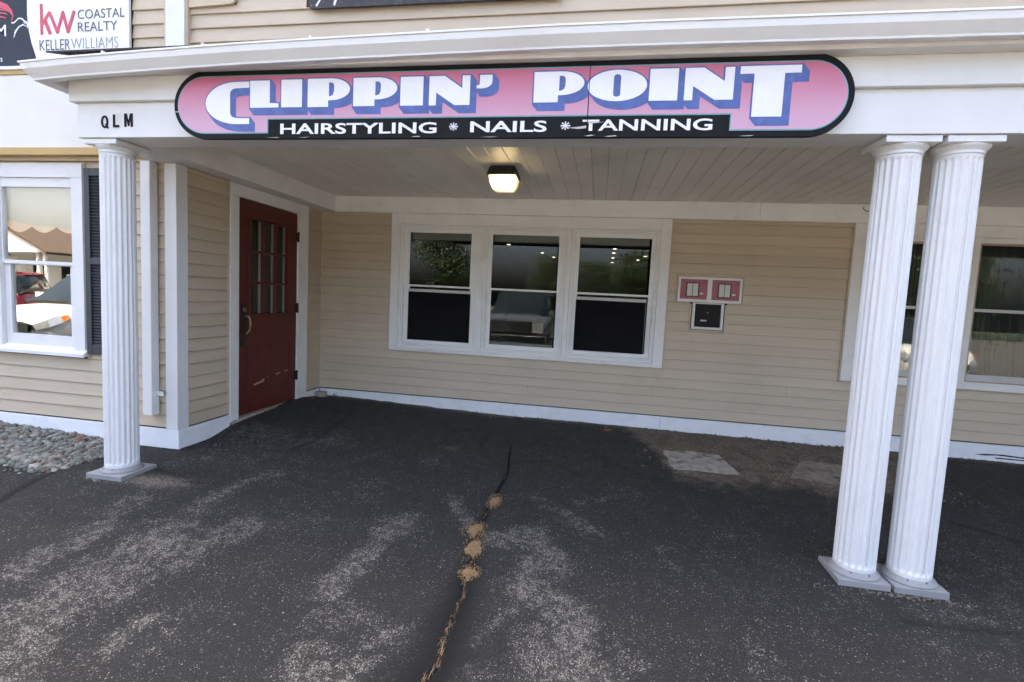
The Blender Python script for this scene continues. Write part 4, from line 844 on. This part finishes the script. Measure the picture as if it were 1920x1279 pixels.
# ------------------------------------------------------------------ wall boxes right of the window
K = thing('double_pink_panel', 'framed pair of faded pink notice plates on the siding', 'panel', (4.474, -0.03, 1.634))
fr = MB()
for a in ((4.13, 4.82, 1.905, 1.925), (4.13, 4.145, 1.62, 1.905), (4.805, 4.82, 1.62, 1.905), (4.145, 4.285, 1.62, 1.634), (4.665, 4.805, 1.62, 1.634)): fr.box(a[0], a[1], -0.026, 0.0, a[2], a[3])
fr.build('beige_surround', JTRIM, K, 0.003)
fr = MB(); sash_frame(fr, 4.152, 4.798, 1.636, 1.902, 0.024, 0.024, 0.030, -0.032, 0.0); fr.box(4.452, 4.498, -0.0318, 0, 1.666, 1.878); fr.build('white_frame', WHITE2, K, 0.002)
for a, b_ in ((4.1765, 4.4515), (4.4985, 4.7735)):
    pl = box('pink_plate', PINKPLATE, K, a, b_, -0.022, 0.0, 1.667, 1.877)
    c = (a + b_) / 2 - .012
    box('black_border', BOXBLACK, pl, c - .066, c + .066, -0.0255, -0.0222, 1.692, 1.842, 0.001)
    box('white_card', PAPER, pl, c - .056, c - .003, -0.0275, -0.0257, 1.701, 1.833); box('white_card', PAPER, pl, c + .003, c + .056, -0.0275, -0.0257, 1.701, 1.833)
    box('small_mark', LETTER, pl, c + .078, c + .112, -0.0235, -0.0222, 1.722, 1.736)
    for p in ((a + .035, 1.845), (a + .03, 1.695), (b_ - .03, 1.85)): MB().tube([(p[0], -0.025, p[1]), (p[0], -0.0215, p[1])], .005, 8).build('screw', BRONZE, pl)
K2 = thing('black_drop_box', 'black square box with rounded corners in a white frame below the pink panels', 'box', (4.474, -0.03, 1.34))
fr = MB()
for a in ((4.29, 4.307, 1.325, 1.6195), (4.645, 4.66, 1.325, 1.6195), (4.307, 4.645, 1.325, 1.343)): fr.box(a[0], a[1], -0.026, 0.0, a[2], a[3])
fr.build('beige_surround', JTRIM, K2, 0.003)
fr = MB(); sash_frame(fr, 4.316, 4.634, 1.350, 1.632, 0.028, 0.012, 0.026, -0.034, 0); fr.build('white_frame', WHITE2, K2, 0.002)
bd = flat_mesh('box_door', [ell(4.598 - .012, 1.612 - .012, .012, .012, 0, 90, 5) + ell(4.352 + .012, 1.612 - .012, .012, .012, 90, 180, 5) + ell(4.352 + .012, 1.382 + .012, .012, .012, 180, 270, 5) + ell(4.598 - .012, 1.382 + .012, .012, .012, 270, 360, 5)], 0.03, BOXBLACK, K2, -0.040)
MB().box(4.385, 4.565, -0.046, -0.0405, 1.415, 1.58).build('raised_panel', BOXBLACK, bd, 0.004)
MB().tube([(4.468, -0.05, 1.528), (4.468, -0.0455, 1.528)], .008, 10).build('keyhole', CHROME, bd); box('name_strip', PAPER, bd, 4.402, 4.462, -0.0475, -0.0462, 1.437, 1.453)

# ------------------------------------------------------------------ ground details
CONC_DIRTY = surf('soil_dusted_concrete', (0.25, 0.205, 0.155), 0.95, 0.25, 18, bump=0.6, bscale=140, dirt=(0.07, 0.052, 0.036), dirt_amt=0.95, dirt_scale=5)
def paver(pts, th, label, mat=CONC):
    rj = random.Random(len(label)); fine_ = []
    for p, q in zip(pts, pts[1:] + pts[:1]):
        k = max(2, int(math.dist(p, q) / .05))
        for i in range(k): fine_.append((p[0] + (q[0] - p[0]) * i / k + rj.gauss(0, .006), p[1] + (q[1] - p[1]) * i / k + rj.gauss(0, .006)))
    pts = fine_
    z = [gz(*p) + .006 for p in pts]; n = len(pts)
    o = MB().add([(p[0], p[1], q) for p, q in zip(pts, z)] + [(p[0], p[1], q - th) for p, q in zip(pts, z)], [tuple(range(n - 1, -1, -1))[::-1]] + [(i, i + n, (i + 1) % n + n, (i + 1) % n) for i in range(n)]).build('concrete_paver', mat, None, 0.004)
    tag(o, label, 'paver', 'concrete slabs sunk in the soil by the wall')
paver([(4.05, -1.22), (4.58, -1.20), (4.61, -1.16), (4.53, -0.72), (4.04, -0.64), (4.02, -0.9)], .05, 'pale concrete slab lying in soil left of the close column pair')
paver([(5.02, -1.12), (5.45, -1.2), (5.75, -1.15), (5.7, -0.66), (5.29, -0.62)], .05, 'soil-dusted concrete slab half hidden behind the close column pair', CONC_DIRTY)
o = MB().box(0.05, 0.155, -0.155, -0.07, 0.22, 0.352).build('concrete_block', CONC, None, 0.006); tag(o, 'small rough grey concrete block in the inner corner beside the door', 'block')

def dome(name, cx, cy, rx, ry, h, seed, label):
    n, mr_ = 64, 16; r = random.Random(seed); m = MB()
    ph = [r.uniform(0, 6.28) for _ in range(4)]
    q = np.linspace(0, 1, mr_ + 1)[1:]; a = np.arange(n) * 2 * math.pi / n
    w = 1 + .20 * np.sin(2 * a + ph[0]) + .12 * np.sin(3 * a + ph[1]) + .06 * np.sin(5 * a + ph[2])
    X = cx + rx * q[:, None] * w * np.cos(a); Y = cy + ry * q[:, None] * w * np.sin(a)
    Z = ground_z(X, Y) + h * (1 - 1.9 * q[:, None] ** 2) + (fbm(X, Y, 55, seed + 70, 4) - .5) * .020; Z[-1] -= .02
    vs_ = [(cx, cy, gz(cx, cy) + h)] + list(zip(X.ravel(), Y.ravel(), Z.ravel()))
    m.add(vs_, [(0, 1 + k, 1 + (k + 1) % n) for k in range(n)] + [(1 + j * n + k, 1 + (j + 1) * n + k, 1 + (j + 1) * n + (k + 1) % n, 1 + j * n + (k + 1) % n) for j in range(mr_ - 1) for k in range(n)], True)
    for _ in range(520):      # loose grains thrown out round the heap
        t, b_ = .5 + 1.2 * r.random() ** 1.8, r.uniform(0, 6.28); x, y = cx + rx * t * math.cos(b_), cy + ry * t * math.sin(b_); e = r.uniform(.0012, .0036); z = gz(x, y) + .001
        m.add([(x - e, y - e, z), (x + e, y - e, z), (x, y + e, z), (x, y, z + e * 1.3)], [(0, 1, 3), (1, 2, 3), (2, 0, 3)])
    o = m.build(name, SAND, None); tag(o, label, 'sand mound', 'sand heaps pushed up along the asphalt crack')
dome('sand_mound', 2.690, -2.24, .034, .080, .007, 1, 'small tan sand heap on the crack, farthest from the viewer')
dome('sand_mound', 2.650, -2.66, 0.052, .070, .008, 2, 'tan sand heap on the crack just beyond the largest heap')
dome('sand_mound', 2.700, -2.87, .046, .110, .009, 3, 'largest tan sand heap in the middle of the crack')
dome('sand_mound', 2.735, -3.12, .040, .046, .008, 4, 'tan sand heap on the crack nearest the viewer')

def grass():
    m = MB(); r = random.Random(5)
    cp = [Vector((a, b_, 0)) for a, b_ in CRACK]
    def along(y):
        for p, q in zip(cp[:-1], cp[1:]):
            if q.y <= y <= p.y: return p.x + (q.x - p.x) * (p.y - y) / (p.y - q.y)
        return 2.74
    for _ in range(470):
        y = r.uniform(-4.5, -1.5)
        if y > -3.1 and math.sin(y * 9.1) + .6 * math.sin(y * 23 + 1) < -.15 and r.random() < .8: continue
        if y > -3.1 and r.random() < (0.9 if y > -2.1 else 0.6): continue
        x = along(y) + r.gauss(0, .004) + (float(fbm(np.array([along(y)]), np.array([y]), 9, 8)[0]) - .5) * -.035
        a = r.gauss(-1.55, .30) + (math.pi if r.random() < .4 else 0); ln = r.uniform(.02, .07) * (1.4 if r.random() < .06 else 1); w = r.uniform(.0006, .0013)
        z = gz(x, y) - .006; dx, dy = math.cos(a), math.sin(a); hx, hy = -dy * w, dx * w; up_ = r.uniform(-.002, .009)
        x1, y1 = x + dx * ln * .5, y + dy * ln * .5; x2, y2 = x + dx * ln + r.gauss(0, .006), y + dy * ln + r.gauss(0, .006)
        z1 = gz(x1, y1) + up_; z2 = gz(x2, y2) + up_ * r.uniform(-.1, .9)
        m.add([(x - hx, y - hy, z), (x + hx, y + hy, z), (x1 - hx, y1 - hy, z1), (x1 + hx, y1 + hy, z1), (x2, y2, z2)], [(0, 1, 3, 2), (2, 3, 4)])
    o = m.build('dry_grass', STRAW, None); tag(o, 'dry straw-coloured grass growing in the asphalt crack', 'grass', kind='stuff')
grass()
# fallen leaf
pts = [(0, -.045), (.008, -.03), (.03, -.035), (.018, -.015), (.042, -.005), (.02, .008), (.03, .03), (.008, .022), (0, .048), (-.01, .022), (-.032, .028), (-.02, .006), (-.04, -.008), (-.016, -.014), (-.028, -.034), (-.008, -.028)]
c = (3.51, -0.28); zc_ = gz(*c) + .012
m = MB(); n = len(pts); vv = [(c[0] + p * 1.3 + q * .5, c[1] + q * 1.0 - p * .4, zc_ + .25 * abs(p) + .1 * q) for p, q in pts]
m.add([(c[0], c[1], zc_)] + vv + [(c[0], c[1], zc_ - .0015)] + [(a, b_, d - .0015) for a, b_, d in vv], [(0, 1 + i, 1 + (i + 1) % n) for i in range(n)] + [(n + 1, n + 2 + (i + 1) % n, n + 2 + i) for i in range(n)])
o = m.build('fallen_leaf', LEAF, None); tag(o, 'small dry brown leaf on the asphalt below the right window sash', 'leaf')

def stones_mesh(spots, sizes, name, mat, flat=0.55, seed=1, sub=1):
    import bmesh
    bm = bmesh.new(); bmesh.ops.create_icosphere(bm, subdivisions=sub, radius=1.0)
    bv = np.array([v.co[:] for v in bm.verts]); bf = np.array([[v.index for v in f.verts] for f in bm.faces]); bm.free()
    r = np.random.default_rng(seed); V = []; F = []
    for i, ((x, y, z), s) in enumerate(zip(spots, sizes)):
        v = bv * (1 + r.uniform(-.13, .13, (len(bv), 1))) * np.array([1, r.uniform(.6, .95), flat * r.uniform(.7, 1.2)]) * s
        a, tl, ta = r.uniform(0, 6.28), r.normal(0, .3), r.uniform(0, 6.28)
        ct, st_ = math.cos(tl), math.sin(tl); v = v @ np.array([[1, 0, 0], [0, ct, -st_], [0, st_, ct]]); ca, sa = math.cos(a), math.sin(a); v = v @ np.array([[ca, sa, 0], [-sa, ca, 0], [0, 0, 1]])
        V.append(v + np.array([x, y, z])); F.append(bf + i * len(bv))
    V = np.concatenate(V); F = np.concatenate(F); me = bpy.data.meshes.new(name); me.from_pydata(V.tolist(), [], F.tolist())
    me.polygons.foreach_set('use_smooth', [True] * len(me.polygons)); me.update()
    return link(name, me, mat, None, (0, 0, 0))
def bed_front(x): return float(np.interp(x, [-4, -0.92, -0.47, -0.40, -0.33], [-2.66, -2.71, -2.765, -2.50, -2.13]))
def bed_z(x, y):
    yf = bed_front(x); t = min(max((y - yf) / max(-2.12 - yf, .05), 0), 1); edge = gz(x, yf) + .006
    wall = float(np.interp(x, [-4, -1.8, -1.23, -0.75, -0.35], [.31, .285, .268, .245, .205])); return edge + (wall - edge) * t ** .8
spots, sizes = [], []
r = random.Random(11)
for _ in range(8600):
    x = -0.33 - 3.3 * r.random() ** 1.25; y = r.uniform(-2.80, -2.13)
    if y < bed_front(x) + .015 and not (y > bed_front(x) - .09 and r.random() < .05): continue
    s = min(max(r.lognormvariate(-4.18, .48), .007), .048)
    spots.append((x, y, bed_z(x, y) + r.uniform(-.012, .006))); sizes.append(s)
o = stones_mesh(spots, sizes, 'river_pebbles', PEBBLE, seed=3); tag(o, 'bed of rounded grey-green river pebbles along the left wall', 'pebbles', kind='stuff')
SOIL = surf('dark_bed_soil', (0.06, 0.05, 0.04), 0.95, 0.3, 30)
m = MB(); xs = np.linspace(-4, -0.34, 40)
m.add([(x, bed_front(x) + (YF - .03 - bed_front(x)) * t, bed_z(x, bed_front(x) + (YF - .03 - bed_front(x)) * t) - .012) for x in xs for t in (0, .33, .66, 1)], [(4 * i + j, 4 * i + 4 + j, 4 * i + 5 + j, 4 * i + 1 + j) for i in range(39) for j in range(3)]); o = m.build('gravel_bed', SOIL, None); tag(o, kind='structure')
# grit and small stones on the soil and under the plinths
spots, sizes = [], []
for _ in range(3000):
    q = r.random()
    if q < .55: x, y = r.uniform(3.75, 6.4), -r.random() ** 1.3 * 1.35
    elif q < .8: x, y = r.uniform(0.1, 8.0), -abs(r.gauss(.05, .04)) - .03
    elif q < .9: x, y = r.gauss(.33, .12), r.gauss(-2.68, .04)
    elif q < .94: x, y = r.uniform(-.3, .4), r.uniform(-2.1, -1.5)
    else: x, y = r.choice([0.005, 4.8455, 5.1257]) + r.gauss(0, .12), -2.611 - .145 - abs(r.gauss(0, .02))
    if 4.0 < x < 4.6 and -1.25 < y < -.6 and r.random() < .7: continue
    spots.append((x, y, gz(x, y) + .003)); sizes.append(r.uniform(.003, .0085) * (2.2 if r.random() < .06 else 1))
o = stones_mesh(spots, sizes, 'loose_grit', surf('soil_grit', (0.15, 0.125, 0.10), 0.9, 0.5, 60), seed=9); tag(o, 'loose grit and crumbs on the soil along the wall foot', 'grit', kind='stuff')

# ------------------------------------------------------------------ across the lot: what the windows mirror
def vehicle(name, label, cat, loc, rz, paint, truck=False, L_=4.5, W=1.8, H=1.68, hood=0.98, belt=1.02):
    root = thing(name, label, cat, (0, 0, 0))
    hw = W / 2
    def loft(st, close=True):
        """stations (y, [(x, z)...] half section) -> mirrored skin"""
        m = MB(); n = len(st[0][1]); vs_ = []
        for y, sec in st: vs_ += [(a, y, b_) for a, b_ in sec] + [(-a, y, b_) for a, b_ in sec[::-1]]
        k = 2 * n; fs = [(j * k + i, j * k + (i + 1) % k, (j + 1) * k + (i + 1) % k, (j + 1) * k + i) for j in range(len(st) - 1) for i in range(k)]
        fs += [tuple(range(k)), tuple((len(st) - 1) * k + i for i in range(k - 1, -1, -1))]
        return m.add(vs_, fs, True)
    def sec(w, z0, zt, crown): return [(w * .86, z0), (w * .98, z0 + .12), (w, (z0 + zt) / 2), (w * .97, zt - .10), (w * .86, zt - .02), (w * .5, zt + crown * .7), (0.02, zt + crown)]
    hf = L_ / 2
    if truck: st = [(hf, .80, .45, 1.02), (hf - .12, .93, .40, 1.12), (hf - .6, .99, .32, 1.18), (hf - 1.25, 1.0, .32, 1.2), (0, 1.0, .32, 1.2), (-hf + .1, 1.0, .35, 1.2), (-hf, .96, .42, 1.18)]
    else: st = [(hf, .62, .32, .72), (hf - .10, .82, .24, .80), (hf - .40, .95, .20, hood - .06), (hf - 1.05, 1.0, .18, hood), (0.3, 1.0, .18, belt), (-hf + .5, .99, .2, belt), (-hf + .05, .88, .3, belt - .05), (-hf, .78, .4, .85)]
    body = loft([(y, sec(hw * w, z0, zt, .03)) for y, w, z0, zt in st]).build('body', paint, root)
    def gsec(w, z0, z1): return [(w, z0), (w * .96, (z0 + z1) / 2), (w * .84, z1 - .05), (w * .74, z1), (.02, z1 + .02)]
    b0 = belt if not truck else 1.19
    if truck: gs = [(hf - 1.25, .90, b0, b0 + .02), (hf - 1.95, .92, b0, H), (-.35, .92, b0, H), (-.75, .9, b0, b0 + .05)]
    else: gs = [(hf - .95, .90, b0 - .03, b0 + .02), (hf - 1.75, .93, b0, H - .03), (-.6, .93, b0, H), (-hf + .45, .9, b0, H - .1), (-hf + .08, .85, b0 - .03, b0 + .05)]
    loft([(y, gsec(hw * w, z0, z1)) for y, w, z0, z1 in gs]).build('greenhouse', CARGLASS, root)
    ry0, ry1 = gs[1][0] - .05, gs[2][0] - (.6 if not truck else -.05)
    loft([(ry0, gsec(hw * .86, H - .06, H + .008)), (ry1, gsec(hw * .86, H - .06, H + .012))]).build('roof', paint, root)
    for s in (1, -1):
        if truck: MB().add([(s * hw * a, hf + .03 + b_, z) for a, b_, z in ((.60, .02, 1.0), (.90, -.06, 1.0), (.90, -.06, .74), (.60, .02, .74), (.60, -.1, 1.01), (.95, -.3, 1.03))], [(0, 1, 2, 3), (0, 4, 5, 1)]).build('headlight', LAMPGLASS, root)
        else:
            MB().add([(s * (hw * a + .025), hf + b_ + .02, z) for a, b_, z in ((.60, 0, .60), (.53, 0, .70), (.81, -.10, .66), (.72, -.10, .80), (.885, -.28, .745), (.80, -.28, .885))], [(0, 2, 3, 1), (2, 4, 5, 3)]).build('headlight', LAMPGLASS, root)
            MB().add([(s * (hw * a + .027), hf + b_ + .02, z) for a, b_, z in ((.886, -.281, .76), (.82, -.281, .86), (.915, -.36, .82), (.865, -.38, .90))], [(0, 2, 3, 1)]).build('indicator', AMBER, root)
        for y in (hf - .9, -hf + .85):
            m = MB(); rr = .40 if truck else .33
            m.lathe([(rr * .6, -.11), (rr * .95, -.11), (rr, -.07), (rr, .07), (rr * .95, .11), (rr * .6, .11)], 0, 0, 24); m.v = [(s * (hw - .10) + c, y + b_, rr + a) for a, b_, c in m.v]; wh = m.build('wheel', TYRE, root)
            m = MB(); m.lathe([(.02, -.115), (rr * .62, -.10), (rr * .62, .10), (.02, .115)], 0, 0, 16); m.v = [(s * (hw - .10) + c, y + b_, rr + a) for a, b_, c in m.v]; m.build('rim', CHROME, wh)
        MB().box(s * hw * 1.0 if s > 0 else s * hw - .18, s * hw + .18 if s > 0 else s * hw, hf - 1.55, hf - 1.42, b0 + .02, b0 + .17).build('mirror', paint, root)
        MB().box(s * hw * .72 - .1, s * hw * .72 + .1, -hf - .012, -hf + .06, .78, 1.0).build('tail_light', CARRED, root)
    if truck:
        gr = MB().box(-.56, .56, hf - .03, hf + .03, .72, 1.04).build('grille', CHROME, root)
        for k in range(4): box('grille_slot', TYRE, gr, -.52, .52, hf + .028, hf + .036, .745 + k * .075, .79 + k * .075)
        MB().box(-.98, .98, hf - .1, hf + .12, .46, .66).build('bumper', CHROME, root, .02)
    else:
        MB().box(-.42, .42, hf - .02, hf + .02, .56, .70).build('grille', TYRE, root); MB().box(-.62, .62, hf - .08, hf + .01, .26, .36).build('lower_intake', TYRE, root)
        MB().box(-.26, .26, -hf - .02, -hf + .01, .72, .86).build('number_plate', SIGNWHITE, root)
    root.location = (loc[0], loc[1], gz(loc[0], loc[1])); root.rotation_euler = (0, 0, rz)
    return root
vehicle('parked_car', 'white hatchback parked nose-in beside the gravel bed, mirrored in the left window', 'car', (-7.4, -8.3), math.radians(-4), CARWHITE, H=1.66, hood=1.02, belt=1.08)
vehicle('parked_car', 'red hatchback with its tail towards the shop, mirrored in the left window', 'car', (-15.5, -12.0), math.radians(140), CARRED, H=1.62)
vehicle('pickup_truck', 'grey pickup truck facing the shop, mirrored in the middle window', 'truck', (1.0, -10.6), 0, CARSILVER, truck=True, L_=5.4, W=1.95, H=1.85)
vehicle('parked_car', 'white estate car facing the shop, mirrored in the far right window', 'car', (11.9, -10.4), math.radians(5), CARWHITE, H=1.7, hood=1.02, belt=1.08)

OB = thing('opposite_shop', 'cream shop across the lot with a white gabled porch and brown roof', 'building', (-26.5, -21, 0.0))
ox, oy = -26.5, -21.0
MB().box(ox - 11, ox + 9, oy - 9, oy - 1, -.1, 3.0).build('wall', CREAM, OB)
MB().add([(ox - 11.5, oy - .5, 3.0), (ox + 9.5, oy - .5, 3.0), (ox + 9.5, oy - 9.5, 3.0), (ox - 11.5, oy - 9.5, 3.0), (ox - 9, oy - 5, 4.3), (ox + 7, oy - 5, 4.3)], [(0, 1, 5, 4), (1, 2, 5), (2, 3, 4, 5), (3, 0, 4), (3, 2, 1, 0)]).build('roof', ROOFBROWN, OB)
MB().add([(ox - 2.6, oy + 1.5, 2.7), (ox + 2.6, oy + 1.5, 2.7), (ox, oy + 1.5, 4.0), (ox - 2.6, oy - 2.5, 2.7), (ox + 2.6, oy - 2.5, 2.7), (ox, oy - 2.5, 4.0)], [(0, 1, 2), (5, 4, 3), (0, 3, 4, 1)]).build('porch_gable', WHITE, OB)
MB().add([(ox - 3.0, oy + 1.7, 2.62), (ox, oy + 1.7, 4.12), (ox + 3.0, oy + 1.7, 2.62), (ox - 3.0, oy - 2.5, 2.62), (ox, oy - 2.5, 4.12), (ox + 3.0, oy - 2.5, 2.62), (ox - 3.0, oy + 1.7, 2.74), (ox, oy + 1.7, 4.26), (ox + 3.0, oy + 1.7, 2.74), (ox - 3.0, oy - 2.5, 2.74), (ox, oy - 2.5, 4.26), (ox + 3.0, oy - 2.5, 2.74)], [(6, 7, 10, 9), (7, 8, 11, 10), (0, 1, 7, 6), (1, 2, 8, 7), (0, 3, 4, 1), (1, 4, 5, 2), (0, 6, 9, 3), (2, 5, 11, 8)]).build('porch_roof', ROOFBROWN, OB)
for q in (-2.3, -1.9, 1.9, 2.3): MB().lathe([(.13, -.1), (.13, .05), (.1, .1), (.1, 2.6), (.14, 2.7)], ox + q, oy + 1.2, 16).build('column', WHITE, OB)
for q in (-1.4, .5, 4.0, 6.0, -5, -7.5): box('window', CARGLASS, OB, ox + q, ox + q + 1.0, oy - 1.02, oy - .98, .8, 2.2)
MB().box(-90, 90, -88, -50, -.25, -.02).build('grass_verge', GRASS, None); tag(bpy.data.objects['grass_verge'], kind='structure')

def tree(x, y, h, seed, label, spread=.36, nleaf=9000):
    r = np.random.default_rng(seed); rr = random.Random(seed)
    root = thing('leafy_tree', label, 'tree', (x, y, -.05), 'trees along the far edge of the lot')
    m = MB(); m.tube([(x, y, -.1), (x + .1, y, h * .2), (x - .05, y + .1, h * .45), (x, y, h * .8)], [.03 * h, .024 * h, .016 * h, .004 * h], 10)
    cl = []
    for k in range(26):
        a = rr.uniform(0, 6.28); zz = h * rr.uniform(.12, .95); rad = h * spread * math.sin(math.pi * min(max((zz / h - .15) / .95, .05), .97)) * rr.uniform(.55, 1.05)
        c = (x + rad * math.cos(a), y + rad * math.sin(a), zz); cl.append(c)
        m.tube([(x, y, zz * .62), ((x + c[0]) / 2, (y + c[1]) / 2, zz * .82), c], [.010 * h, .006 * h, .002 * h], 6)
    m.build('trunk', BARK, root)
    cl = np.array(cl + [(x, y, h * .9), (x, y, h * .6)]); ci = r.integers(0, len(cl), nleaf)
    p = cl[ci] + r.normal(0, 1, (nleaf, 3)) * h * np.array([.085, .085, .06]); s = r.uniform(.012, .026, (nleaf, 1)) * h
    u = r.normal(0, 1, (nleaf, 3)); u /= np.linalg.norm(u, axis=1, keepdims=True); w = np.cross(u, r.normal(0, 1, (nleaf, 3))); w /= np.linalg.norm(w, axis=1, keepdims=True) + 1e-9
    V = np.stack([p - u * s, p + w * s * .5, p + u * s, p - w * s * .5], 1).reshape(-1, 3); F = np.arange(nleaf * 4).reshape(-1, 4)
    m = MB(); m.v = [tuple(q) for q in V]; m.f = [tuple(q) for q in F]; m.smooth = [False] * nleaf; m.build('crown', LEAVES, root)
WHERE = ['left of the grey pickup', 'behind the grey pickup', 'just right of the grey pickup', 'far to the right', 'beside the cream shop', 'left of the cream shop', 'at the right end of the row', 'behind the white estate car', 'lowest of the row, over the pickup cab', 'between the pickup and the white estate car', 'just right of the white estate car', 'second from the right end of the row']
for i, (x, y, h) in enumerate([(-16, -56, 9.5), (-3, -62, 7.5), (8, -58, 8), (38, -56, 10), (-28, -60, 8.5), (-50, -16, 9), (50, -52, 10), (22, -60, 9), (2.5, -66, 7), (15, -62, 8.5), (30, -62, 9), (44, -60, 9)]):
    tree(x, y, h, 100 + i, 'tall leafy green tree across the lot, ' + WHERE[i])

def hedge(x0, x1, y, h, seed, label, nleaf=5200):  # added out of view to keep the bright verge out of the window reflections
    r = np.random.default_rng(seed); root = thing('added_hedge', label, 'hedge', ((x0 + x1) / 2, y, -.06), 'added low hedges hiding the bright verge')
    m = MB()
    for x in np.arange(x0 + .4, x1, .9): m.tube([(x, y, -.1), (x + .05, y, h * .5), (x, y + .05, h * .9)], [.03, .02, .008], 6)
    m.build('stem', BARK, root)
    p = np.stack([r.uniform(x0, x1, nleaf), y + r.normal(0, .5, nleaf), r.uniform(-.02, 1, nleaf) ** .8 * h * (1 + .15 * np.sin(r.uniform(0, 6, nleaf)))], 1); sz_ = r.uniform(.10, .20, (nleaf, 1))
    u = r.normal(0, 1, (nleaf, 3)); u /= np.linalg.norm(u, axis=1, keepdims=True); w = np.cross(u, r.normal(0, 1, (nleaf, 3))); w /= np.linalg.norm(w, axis=1, keepdims=True) + 1e-9
    m = MB(); m.v = [tuple(q) for q in np.stack([p - u * sz_, p + w * sz_ * .6, p + u * sz_, p - w * sz_ * .6], 1).reshape(-1, 3)]; m.f = [tuple(q) for q in np.arange(nleaf * 4).reshape(-1, 4)]; m.smooth = [False] * nleaf; m.build('foliage', LEAVES, root)
hedge(-22, 0, -50, 2.2, 301, 'dark green hedge added across the lot behind the grey pickup'); hedge(0.6, 22, -50, 2.4, 302, 'dark green hedge added across the lot in the right window sash'); hedge(22.6, 48, -49.5, 2.2, 303, 'dark green hedge added at the right end of the far row')
